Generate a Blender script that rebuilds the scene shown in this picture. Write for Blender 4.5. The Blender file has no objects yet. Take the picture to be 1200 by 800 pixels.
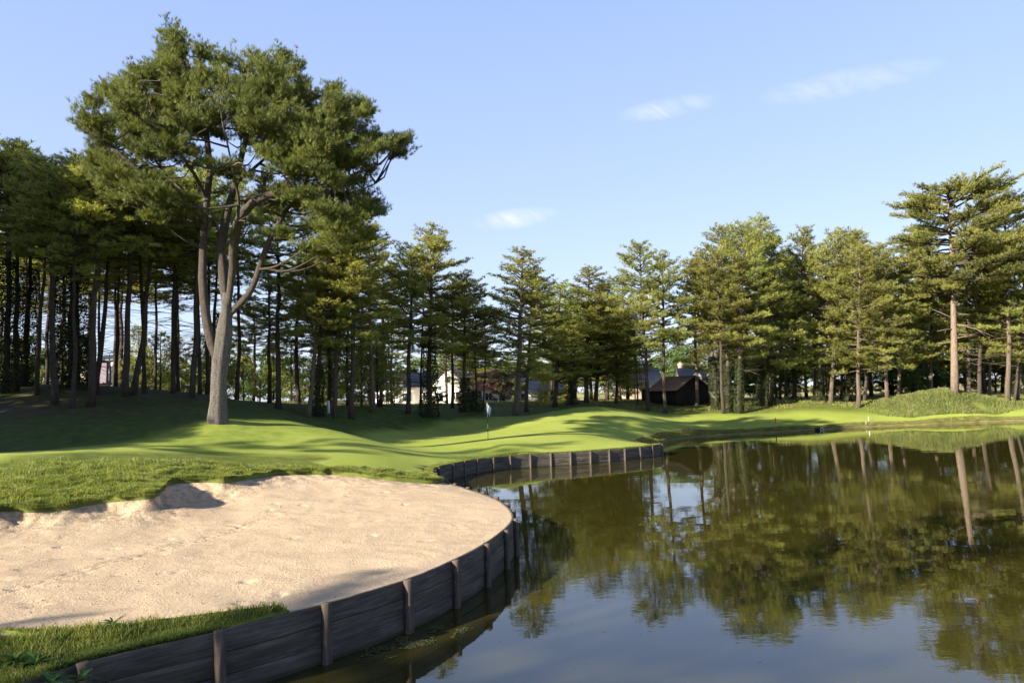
import bpy, math, random
import numpy as np
from mathutils import Matrix, Vector
from mathutils.geometry import delaunay_2d_cdt

S = bpy.context.scene
COL = S.collection
# ------------------------------------------------------------------ camera
FPX = 850.0                      # focal length in photo pixels (1200 wide)
CAMZ = 4.0
PITCH, ROLL = math.radians(4.17), math.radians(1.7)
hv = np.array([1.0, 0, 0]); FV = np.array([0, math.cos(PITCH), math.sin(PITCH)])
vv = np.array([0, -math.sin(PITCH), math.cos(PITCH)])
XC = math.cos(ROLL)*hv - math.sin(ROLL)*vv
YC = math.sin(ROLL)*hv + math.cos(ROLL)*vv
cam_d = bpy.data.cameras.new('camera'); cam = bpy.data.objects.new('camera', cam_d); COL.objects.link(cam)
cam_d.lens = 36.0*FPX/1200.0; cam_d.sensor_width = 36.0; cam_d.clip_start = 0.1; cam_d.clip_end = 6000
cam.matrix_world = Matrix(((XC[0], YC[0], -FV[0], 0), (XC[1], YC[1], -FV[1], 0), (XC[2], YC[2], -FV[2], CAMZ), (0, 0, 0, 1)))
S.camera = cam
# ------------------------------------------------------------------ light
SUN_EL = math.radians(23.0)
SUN_A = math.radians(37.0)       # direction to the sun: left of the view and 37 deg towards the camera
to_sun = Vector((-math.cos(SUN_A)*math.cos(SUN_EL), -math.sin(SUN_A)*math.cos(SUN_EL), math.sin(SUN_EL)))
sun_d = bpy.data.lights.new('sun', 'SUN'); sun = bpy.data.objects.new('sun', sun_d); COL.objects.link(sun)
sun_d.energy = 5.0; sun_d.angle = math.radians(0.5); sun_d.color = (1.0, 0.90, 0.74)
sun.rotation_euler = to_sun.to_track_quat('Z', 'Y').to_euler(); sun.location = (-40, -30, 40)
W = bpy.data.worlds.new('World'); S.world = W; W.use_nodes = True
EXPOSURE = 1.5
S.view_settings.view_transform = 'Standard'; S.view_settings.look = 'None'
S.view_settings.exposure = EXPOSURE; S.view_settings.gamma = 1.0; S.view_settings.use_curve_mapping = False
S.render.engine = 'CYCLES'
S.cycles.max_bounces = 6; S.cycles.diffuse_bounces = 3; S.cycles.glossy_bounces = 3
S.cycles.transmission_bounces = 3; S.cycles.transparent_max_bounces = 6
S.cycles.use_denoising = True
S.cycles.caustics_reflective = False; S.cycles.caustics_refractive = False

def ray(px, py):
    return XC*((px-600)/FPX) + YC*((400-py)/FPX) + FV
def P(px, py, d):                # world point seen at a photo pixel, d metres ahead
    r = ray(px, py); t = d/r[1]
    return np.array([r[0]*t, d, CAMZ + r[2]*t])
def Pz(px, py, z):               # world point seen at a photo pixel at height z
    r = ray(px, py); t = (z-CAMZ)/r[2]
    return np.array([r[0]*t, r[1]*t, z])

def sky_nodes():
    nt = W.node_tree; N = nt.nodes; L = nt.links; N.clear()
    out = N.new('ShaderNodeOutputWorld'); bg = N.new('ShaderNodeBackground'); bg.inputs[1].default_value = 0.118
    sky = N.new('ShaderNodeTexSky'); sky.sky_type = 'NISHITA'; sky.sun_disc = False
    sky.sun_elevation = SUN_EL
    # sun_rotation is measured clockwise from +Y
    sky.sun_rotation = math.atan2(to_sun.x, to_sun.y)
    sky.altitude = 0; sky.air_density = 1.0; sky.dust_density = 0.6; sky.ozone_density = 2.2
    tc = N.new('ShaderNodeTexCoord')
    mask = None
    for (px, py, w, h, amp, sl) in ((783, 127, 60, 13, .55, -.10), (990, 98, 92, 17, .42, -.06), (603, 256, 54, 13, .75, -.12), (446, 251, 12, 5, .45, 0)):
        c = ray(px, py); c = c/np.linalg.norm(c)
        rt = ray(px+10, py) - ray(px, py); rt = rt/np.linalg.norm(rt)
        up = ray(px, py-10) - ray(px, py); up = up/np.linalg.norm(up)
        up2 = up + rt*0.0
        depth = np.linalg.norm(ray(px, py))
        def dot(v):
            n = N.new('ShaderNodeVectorMath'); n.operation = 'DOT_PRODUCT'; L.new(tc.outputs['Generated'], n.inputs[0]); n.inputs[1].default_value = tuple(v); return n.outputs['Value']
        def m(op, a, b=None, c_=None, clamp=False):
            n = N.new('ShaderNodeMath'); n.operation = op; n.use_clamp = clamp
            for i, q in enumerate((a, b, c_)):
                if q is None: continue
                if isinstance(q, (int, float)): n.inputs[i].default_value = q
                else: L.new(q, n.inputs[i])
            return n.outputs[0]
        u = m('MULTIPLY', m('SUBTRACT', dot(rt), float(np.dot(c, rt))), FPX/depth**0/w*depth)
        v0 = m('MULTIPLY', m('SUBTRACT', dot(up), float(np.dot(c, up))), FPX/h*depth)
        v = m('ADD', v0, m('MULTIPLY', u, sl*w/h))
        r2 = m('ADD', m('MULTIPLY', u, u), m('MULTIPLY', v, v))
        fall = m('SUBTRACT', 1.0, r2, clamp=True)
        comb = N.new('ShaderNodeCombineXYZ')
        L.new(m('ADD', m('MULTIPLY', u, w/34.0), m('MULTIPLY', v0, h/26.0)), comb.inputs[0]); L.new(m('SUBTRACT', m('MULTIPLY', v0, h/60.0), m('MULTIPLY', u, w/110.0)), comb.inputs[1]); comb.inputs[2].default_value = px*.1
        no = N.new('ShaderNodeTexNoise'); L.new(comb.outputs[0], no.inputs['Vector']); no.inputs['Scale'].default_value = 1.1; no.inputs['Detail'].default_value = 5; no.inputs['Roughness'].default_value = .6; no.inputs['Distortion'].default_value = .5
        k = m('MULTIPLY', m('MULTIPLY', fall, m('MULTIPLY', m('SUBTRACT', no.outputs['Fac'], .30, clamp=True), 3.2)), amp*1.1, clamp=True)
        # only in front of the observer
        k = m('MULTIPLY', k, m('GREATER_THAN', dot(c), .5))
        mask = k if mask is None else m('ADD', mask, k, clamp=True)
    mix = N.new('ShaderNodeMix'); mix.data_type = 'RGBA'
    L.new(mask, mix.inputs[0]); L.new(sky.outputs[0], mix.inputs[6]); mix.inputs[7].default_value = (2.7, 2.95, 3.4, 1)
    sp = N.new('ShaderNodeSeparateXYZ'); L.new(tc.outputs['Generated'], sp.inputs[0])
    rp = N.new('ShaderNodeValToRGB'); L.new(sp.outputs['Z'], rp.inputs[0]); e = rp.color_ramp.elements
    K = 1/3.4
    def cc(r_, g_, b_): return (r_*K, g_*K, b_*K, 1)
    e[0].position = 0.0; e[0].color = cc(2.35, 2.62, 3.25); e[1].position = 1.0; e[1].color = cc(.22, .36, .80)
    for ps, c_ in ((.10, cc(2.08, 2.42, 3.25)), (.27, cc(1.68, 2.10, 3.25)), (.50, cc(1.30, 1.78, 3.2)), (.72, cc(.35, .55, 1.15))):
        q = e.new(ps); q.color = c_
    hz = N.new('ShaderNodeVectorMath'); hz.operation = 'SCALE'; L.new(rp.outputs[0], hz.inputs[0]); hz.inputs['Scale'].default_value = 3.4
    mx = N.new('ShaderNodeMix'); mx.data_type = 'RGBA'; mx.inputs[0].default_value = .82; L.new(sky.outputs[0], mx.inputs[6]); L.new(hz.outputs[0], mx.inputs[7])
    L.new(mx.outputs[2], mix.inputs[6])
    k3 = mix
    L.new(k3.outputs[2], bg.inputs[0]); L.new(bg.outputs[0], out.inputs[0])
sky_nodes()

# ------------------------------------------------------------------ helpers
def tag(o, label=None, cat=None, group=None, kind=None):
    if label: o['label'] = label
    if cat: o['category'] = cat
    if group: o['group'] = group
    if kind: o['kind'] = kind
    return o
def empty(name, loc, rot=(0, 0, 0), scale=(1, 1, 1)):
    o = bpy.data.objects.new(name, None); COL.objects.link(o); o.location = tuple(loc); o.rotation_euler = rot; o.scale = scale
    o.empty_display_size = .3
    return o
def mesh_np(name, V, F, mat, tint=None, smooth=False, uv=None):
    """V (n,3); F (m,k) array of equal-sized faces, or a list of arrays"""
    me = bpy.data.meshes.new(name)
    V = np.asarray(V, dtype=np.float32)
    Fs = F if isinstance(F, list) else [F]
    Fs = [np.asarray(f, dtype=np.int32) for f in Fs if len(f)]
    me.vertices.add(len(V)); me.vertices.foreach_set('co', V.ravel())
    loops = np.concatenate([f.ravel() for f in Fs]); tot = np.concatenate([np.full(len(f), f.shape[1], np.int32) for f in Fs])
    start = np.concatenate([[0], np.cumsum(tot)[:-1]]).astype(np.int32)
    me.loops.add(len(loops)); me.loops.foreach_set('vertex_index', loops)
    me.polygons.add(len(tot)); me.polygons.foreach_set('loop_start', start); me.polygons.foreach_set('loop_total', tot)
    if smooth: me.polygons.foreach_set('use_smooth', np.ones(len(tot), bool))
    if tint is not None:
        a = me.attributes.new('tint', 'FLOAT', 'POINT'); a.data.foreach_set('value', np.asarray(tint, np.float32))
    if uv is not None:
        l = me.uv_layers.new(name='UVMap'); l.data.foreach_set('uv', np.asarray(uv, np.float32)[loops].ravel())
    me.update(calc_edges=True)
    if mat: me.materials.append(mat)
    return me
def obj(name, me, parent=None):
    o = bpy.data.objects.new(name, me); COL.objects.link(o)
    if parent is not None: o.parent = parent
    return o
class MB:
    def __init__(s): s.V = []; s.F3 = []; s.F4 = []; s.n = 0; s.UV = []
    def add(s, V, F3=(), F4=(), uv=None):
        V = np.asarray(V, float); s.V.append(V)
        s.UV.append(np.zeros((len(V), 2)) if uv is None else np.asarray(uv, float))
        if len(F3): s.F3.append(np.asarray(F3)+s.n)
        if len(F4): s.F4.append(np.asarray(F4)+s.n)
        s.n += len(V)
    def box(s, c, size, rz=0, M=None, bev=0.0, taper=1.0):
        x, y, z = [q/2 for q in size]
        pts = []
        if bev > 0:
            b = bev
            for zz, k in ((-z, 1), (z-b, 1), (z, 0)):
                kk = 0 if k else b
                tp = taper if zz > 0 else 1
                for sx, sy in ((-1, -1), (1, -1), (1, 1), (-1, 1)):
                    pts.append((sx*(x*tp-kk), sy*(y*tp-kk), zz))
            F4 = [(3, 2, 1, 0), (8, 9, 10, 11)]
            for r in (0, 4):
                for i in range(4): F4.append((r+i, r+(i+1) % 4, r+4+(i+1) % 4, r+4+i))
        else:
            for zz in (-z, z):
                tp = taper if zz > 0 else 1
                for sx, sy in ((-1, -1), (1, -1), (1, 1), (-1, 1)): pts.append((sx*x*tp, sy*y*tp, zz))
            F4 = [(3, 2, 1, 0), (4, 5, 6, 7)]
            for i in range(4): F4.append((i, (i+1) % 4, 4+(i+1) % 4, 4+i))
        p = np.array(pts)
        if M is not None: p = p @ np.asarray(M).T
        cr, sr = math.cos(rz), math.sin(rz)
        p = p @ np.array([[cr, sr, 0], [-sr, cr, 0], [0, 0, 1]]) + np.asarray(c)
        s.add(p, F4=F4)
    def tube(s, path, rad, sides=6, cap=True, wob=0.0, rng=None):
        path = np.asarray(path, float); n = len(path)
        rad = np.broadcast_to(np.asarray(rad, float), (n,))
        T = np.gradient(path, axis=0); T /= (np.linalg.norm(T, axis=1, keepdims=True)+1e-9)
        ref = np.array([0, 0, 1.0]) if abs(T[:, 2].mean()) < .8 else np.array([1.0, 0, 0])
        U = np.cross(T, ref); U /= (np.linalg.norm(U, axis=1, keepdims=True)+1e-9); Vv = np.cross(T, U)
        a = np.arange(sides)*2*math.pi/sides
        rr = rad[:, None]*np.ones(sides)
        if wob: rr = rr*(1+wob*(rng.random((n, sides))-.5))
        pts = path[:, None, :] + rr[..., None]*(np.cos(a)[None, :, None]*U[:, None, :] + np.sin(a)[None, :, None]*Vv[:, None, :])
        L = np.concatenate([[0], np.cumsum(np.linalg.norm(np.diff(path, axis=0), axis=1))])
        uv = np.stack([np.broadcast_to(a[None, :]/(2*math.pi), (n, sides)), np.broadcast_to(L[:, None], (n, sides))], -1).reshape(-1, 2)
        i = np.arange(n-1)[:, None]*sides; j = np.arange(sides)[None, :]; k = (j+1) % sides
        F4 = np.stack([i+j, i+k, i+sides+k, i+sides+j], -1).reshape(-1, 4)
        V = pts.reshape(-1, 3); F3 = []
        if cap:
            V = np.vstack([V, path[:1], path[-1:]]); uv = np.vstack([uv, [[0, 0], [0, 0]]]); b = n*sides
            F3 = [(b, (q+1) % sides, q) for q in range(sides)] + [(b+1, b-sides+q, b-sides+(q+1) % sides) for q in range(sides)]
        s.add(V, F3=F3, F4=F4, uv=uv)
    def mesh(s, name, mat, smooth=False):
        Fs = []
        if s.F3: Fs.append(np.vstack(s.F3))
        if s.F4: Fs.append(np.vstack(s.F4))
        return mesh_np(name, np.vstack(s.V), Fs, mat, smooth=smooth, uv=np.vstack(s.UV))
    def build(s, name, mat, parent=None, smooth=False):
        return obj(name, s.mesh(name, mat, smooth), parent)

def catmull(pts, step=.5):
    pts = np.asarray(pts, float); n = len(pts); out = []
    for i in range(n-1):
        p0 = pts[max(i-1, 0)]; p1 = pts[i]; p2 = pts[i+1]; p3 = pts[min(i+2, n-1)]
        m = max(1, int(np.linalg.norm(p2[:2]-p1[:2])/step))
        for k in range(m):
            t = k/m
            out.append(.5*((2*p1)+(-p0+p2)*t+(2*p0-5*p1+4*p2-p3)*t*t+(-p0+3*p1-3*p2+p3)*t**3))
    out.append(pts[-1]); return np.array(out)

# ------------------------------------------------------------------ materials
class Mat:
    def __init__(s, name):
        s.m = bpy.data.materials.new(name); s.m.use_nodes = True; s.N = s.m.node_tree.nodes; s.L = s.m.node_tree.links
        s.N.clear(); s.out = s.N.new('ShaderNodeOutputMaterial'); s.b = s.N.new('ShaderNodeBsdfPrincipled'); s.L.new(s.b.outputs[0], s.out.inputs[0])
        s.b.inputs['Roughness'].default_value = .8; s.b.inputs['Specular IOR Level'].default_value = .25
    def noise(s, scale, detail=4, rough=.55, vec=None, stretch=None, coord='Object'):
        n = s.N.new('ShaderNodeTexNoise'); n.inputs['Scale'].default_value = scale; n.inputs['Detail'].default_value = detail; n.inputs['Roughness'].default_value = rough
        if vec is None:
            tc = s.N.new('ShaderNodeTexCoord'); vec = tc.outputs[coord]
        if stretch:
            mp = s.N.new('ShaderNodeMapping'); mp.inputs['Scale'].default_value = stretch; s.L.new(vec, mp.inputs[0]); vec = mp.outputs[0]
        s.L.new(vec, n.inputs['Vector']); return n.outputs['Fac']
    def ramp(s, fac, stops):
        r = s.N.new('ShaderNodeValToRGB'); s.L.new(fac, r.inputs[0]); e = r.color_ramp.elements
        while len(e) > 1: e.remove(e[-1])
        e[0].position = stops[0][0]; e[0].color = (*stops[0][1], 1)
        for p, c in stops[1:]:
            q = e.new(p); q.color = (*c, 1)
        return r.outputs[0]
    def mix(s, fac, a, b, mode='MIX'):
        n = s.N.new('ShaderNodeMix'); n.data_type = 'RGBA'; n.blend_type = mode
        for i, q in ((0, fac), (6, a), (7, b)):
            if isinstance(q, (int, float)): n.inputs[i].default_value = q
            elif isinstance(q, tuple): n.inputs[i].default_value = (*q, 1)
            else: s.L.new(q, n.inputs[i])
        return n.outputs[2]
    def math(s, op, a, b=0.0, clamp=False):
        n = s.N.new('ShaderNodeMath'); n.operation = op; n.use_clamp = clamp
        for i, q in ((0, a), (1, b)):
            if isinstance(q, (int, float)): n.inputs[i].default_value = q
            else: s.L.new(q, n.inputs[i])
        return n.outputs[0]
    def attr(s, name):
        n = s.N.new('ShaderNodeAttribute'); n.attribute_name = name; return n.outputs['Fac']
    def color(s, c):
        if isinstance(c, tuple): s.b.inputs['Base Color'].default_value = (*c, 1)
        else: s.L.new(c, s.b.inputs['Base Color'])
    def bump(s, h, strength=.4, dist=.02, prev=None):
        n = s.N.new('ShaderNodeBump'); n.inputs['Strength'].default_value = strength; n.inputs['Distance'].default_value = dist
        s.L.new(h, n.inputs['Height'])
        if prev is not None: s.L.new(prev, n.inputs['Normal'])
        s.L.new(n.outputs[0], s.b.inputs['Normal']); return n.outputs[0]
    def rough(s, r): s.b.inputs['Roughness'].default_value = r

def leaf_mat(name, dark, light, trans=.35, tcol=None, rand=.25, rough=.55):
    M = Mat(name)
    oi = M.N.new('ShaderNodeObjectInfo')
    c = M.mix(M.attr('tint'), dark, light)
    hs = M.N.new('ShaderNodeHueSaturation'); M.L.new(c, hs.inputs['Color'])
    M.L.new(M.math('ADD', M.math('MULTIPLY', oi.outputs['Random'], rand), 1-rand/2), hs.inputs['Value'])
    M.L.new(M.math('ADD', M.math('MULTIPLY', oi.outputs['Random'], .03), .485), hs.inputs['Hue'])
    c = hs.outputs[0]
    M.color(c); M.rough(rough); M.b.inputs['Specular IOR Level'].default_value = .35
    tr = M.N.new('ShaderNodeBsdfTranslucent'); M.L.new(M.mix(1.0, c, tcol or (1.35, 1.3, .6), 'MULTIPLY'), tr.inputs[0])
    ms = M.N.new('ShaderNodeMixShader'); ms.inputs[0].default_value = trans
    M.L.new(M.b.outputs[0], ms.inputs[1]); M.L.new(tr.outputs[0], ms.inputs[2]); M.L.new(ms.outputs[0], M.out.inputs[0])
    return M.m
M_NEEDLE = leaf_mat('pine_needles', (.135, .155, .038), (.44, .445, .135), .50, rand=.4)
M_NEEDLE_BIG = leaf_mat('pine_needles_dark', (.052, .080, .017), (.205, .245, .055), .28, rand=.02)
M_LEAF = leaf_mat('broad_leaves', (.05, .095, .02), (.14, .19, .05), .35)
M_REDLEAF = leaf_mat('copper_leaves', (.07, .045, .03), (.13, .085, .05), .3)
M_YELLEAF = leaf_mat('golden_leaves', (.16, .17, .04), (.32, .30, .07), .35)
M_IVY = leaf_mat('ivy_leaves', (.014, .022, .006), (.045, .058, .013), .12, rough=.85)
M_GRASSB = leaf_mat('grass_blades', (.10, .15, .022), (.28, .31, .075), .4, rand=.02)
M_GRASSN = leaf_mat('grass_blades_fresh', (.060, .105, .015), (.22, .27, .06), .4, rand=.02)
M_DRYG = leaf_mat('dry_grass', (.15, .15, .04), (.32, .30, .11), .35, rand=.02)
M_HUMP = leaf_mat('bracken_grass', (.09, .12, .03), (.28, .28, .09), .3, rand=.02)
M_WEED = leaf_mat('weed_leaves', (.035, .09, .015), (.09, .19, .035), .35, rand=.05)

def bark(name, a, b, scale=9):
    M = Mat(name)
    n = M.noise(scale, 6, .65, stretch=(1, 1, .22)); v = M.N.new('ShaderNodeTexVoronoi'); v.feature = 'DISTANCE_TO_EDGE'
    tc = M.N.new('ShaderNodeTexCoord'); mp = M.N.new('ShaderNodeMapping'); mp.inputs['Scale'].default_value = (scale, scale, scale*.25); M.L.new(tc.outputs['Object'], mp.inputs[0]); M.L.new(mp.outputs[0], v.inputs['Vector'])
    crack = M.math('MULTIPLY', v.outputs['Distance'], 3.0, clamp=True)
    h = M.math('ADD', M.math('MULTIPLY', n, .6), M.math('MULTIPLY', crack, .6))
    M.color(M.ramp(h, [(.22, tuple(x*.22 for x in a)), (.5, a), (.85, b)])); M.bump(h, .9, .05); M.rough(.9)
    return M.m
M_BARK = bark('pine_bark', (.085, .067, .052), (.17, .135, .105))
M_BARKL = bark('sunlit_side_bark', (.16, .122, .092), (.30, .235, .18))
M_BARKP = bark('pale_pine_bark', (.27, .20, .15), (.42, .32, .25), 6)
M_BARKG = bark('old_pine_bark', (.16, .142, .125), (.36, .325, .285), 11)
M_BARKR = bark('old_limb_bark', (.105, .086, .07), (.24, .20, .165), 11)

# ------------------------------------------------------------------ shoreline, bunker outline, relief
SL = 5                             # index helpers are kept in lists below
# (px, py, z_top) of the top of the timber wall, from the left foreground round the bunker to the end of the green
WALLPX = [(-60, 826, .86), (95, 777, .86), (253, 740, .86), (377, 708, .86), (472, 680, .86), (528, 657, .86), (565, 638, .86), (588, 621.5, .86),
          (599, 609, .86), (597.5, 599, .86), (590, 591, .85), (578, 584, .85), (562, 578, .84), (545, 572.5, .83), (530, 568, .82),
          (517, 562, .80), (508, 555.5, .76), (508, 550, .73), (518, 546, .72), (529, 543.8, .71), (543, 541, .70), (558, 538.5, .70), (577, 536.4, .70), (597, 534.6, .69),
          (621, 532.8, .69), (645, 531.4, .68), (668, 530.2, .68), (691, 528.8, .67), (713, 527.3, .66), (731, 525.8, .66), (749, 524.2, .65), (763, 522.6, .65), (775, 520.6, .65)]
wall_ctl = np.array([Pz(*q) for q in WALLPX])
w_first = wall_ctl[0]
wall_ctl = np.vstack([[-9.6, 4.6, .86], wall_ctl])
wall_line = catmull(wall_ctl, .45)
rb = np.random.default_rng(5)
bank_ctl = [np.array([wall_line[-1][0]+.5, wall_line[-1][1]+2.2, .3]), np.array([wall_line[-1][0]+.3, wall_line[-1][1]+6, .3])]
for q in ((781, 517.5), (800, 514), (815, 512.2), (835, 511), (852, 509.7), (872, 508.6), (890, 507.8), (915, 506.2), (940, 504.8), (962, 503.6), (983, 502.2), (1005, 500.8), (1027, 499.7), (1060, 498.4), (1092, 497.3), (1125, 495.8), (1157, 494.6), (1200, 493.2)):
    p = Pz(q[0], q[1], 0.0); p[2] = .30; bank_ctl.append(p)
bank_ctl += [np.array(q, float) for q in ((52, 69, .3), (62, 66, .3), (72, 55, .3), (75, 38, .3), (70, 20, .3), (55, 6, .3), (35, 0, .3), (18, 1, .3), (8, 3, .3), (1, 3.4, .4), (-5, 2.6, .6))]
bank_line = catmull(np.array(bank_ctl), .5)
jit = np.zeros(len(bank_line))
for k in range(3):
    jit += .10*np.sin(np.arange(len(bank_line))*(.7+.9*k)+k*2.1)*rb.random(len(bank_line))
bank_line[:, 1] += jit
bank_line[:, 2] = .11+.09*rb.random(len(bank_line))
bank_line[-12:, 2] = .6
POND = np.vstack([wall_line, bank_line])
NW = len(wall_line)
# bunker boundary: far lip (z of the sand edge), left to right
LIPPX = [(-70, 606, 1.42), (0, 599, 1.40), (30, 600, 1.36), (67, 598.5, 1.33), (95, 594, 1.35), (124, 589, 1.40), (150, 587, 1.42), (180, 584, 1.44), (191, 575, 1.48), (203, 567, 1.50), (230, 565.5, 1.48), (262, 566, 1.44), (290, 562, 1.42), (326, 557, 1.42),
         (362, 556, 1.36), (400, 557, 1.28), (432, 560, 1.18), (462, 563.5, 1.06), (490, 566, .95), (512, 567, .86)]
lip_ctl = np.array([Pz(*q) for q in LIPPX])
def near_idx(p, line): return int(np.argmin(np.linalg.norm(line[:, :2]-np.asarray(p)[:2], axis=1)))
J2 = near_idx(Pz(517, 564, .82), wall_line)
J1 = near_idx(Pz(352, 714, .86), wall_line)
lip_line = catmull(np.vstack([[-24, 15.5, 1.5], lip_ctl, wall_line[J2]]), .22)
for k in range(len(lip_line)-1):
    lip_line[k, 1] += .06*math.sin(k*1.7)+.05*math.sin(k*.63)+.10*(rb.random()-.5)
NEARPX = [(325, 712.5, .93), (290, 716, .95), (250, 720, .96), (200, 727, .97), (150, 733, .98), (100, 737, .99), (50, 739, 1.0), (0, 740, 1.02), (-80, 745, 1.05)]
near_ctl = np.array([Pz(*q) for q in NEARPX])
near_line = catmull(np.vstack([wall_line[J1], near_ctl, [-24, 12.5, 1.5]]), .2)
for k in range(1, len(near_line)-1): near_line[k, 1] += .09*(rb.random()-.5)
BUNK = np.vstack([lip_line, wall_line[J1+1:J2][::-1], near_line])

def tps_fit(C, reg=1e-3):
    C = np.asarray(C, float); n = len(C)
    def K(A, B):
        r2 = ((A[:, None, :]-B[None, :, :])**2).sum(-1); return .5*r2*np.log(r2+1e-9)
    A = K(C[:, :2], C[:, :2]) + reg*np.eye(n)*100
    Pm = np.hstack([np.ones((n, 1)), C[:, :2]])
    M = np.zeros((n+3, n+3)); M[:n, :n] = A; M[:n, n:] = Pm; M[n:, :n] = Pm.T
    w = np.linalg.solve(M, np.concatenate([C[:, 2], np.zeros(3)]))
    def f(x, y):
        Q = np.stack([np.ravel(x), np.ravel(y)], 1); out = np.empty(len(Q))
        for i in range(0, len(Q), 8000):
            q = Q[i:i+8000]; out[i:i+8000] = K(q, C[:, :2]) @ w[:n] + w[n] + q @ w[n+1:]
        return out
    return f

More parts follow.
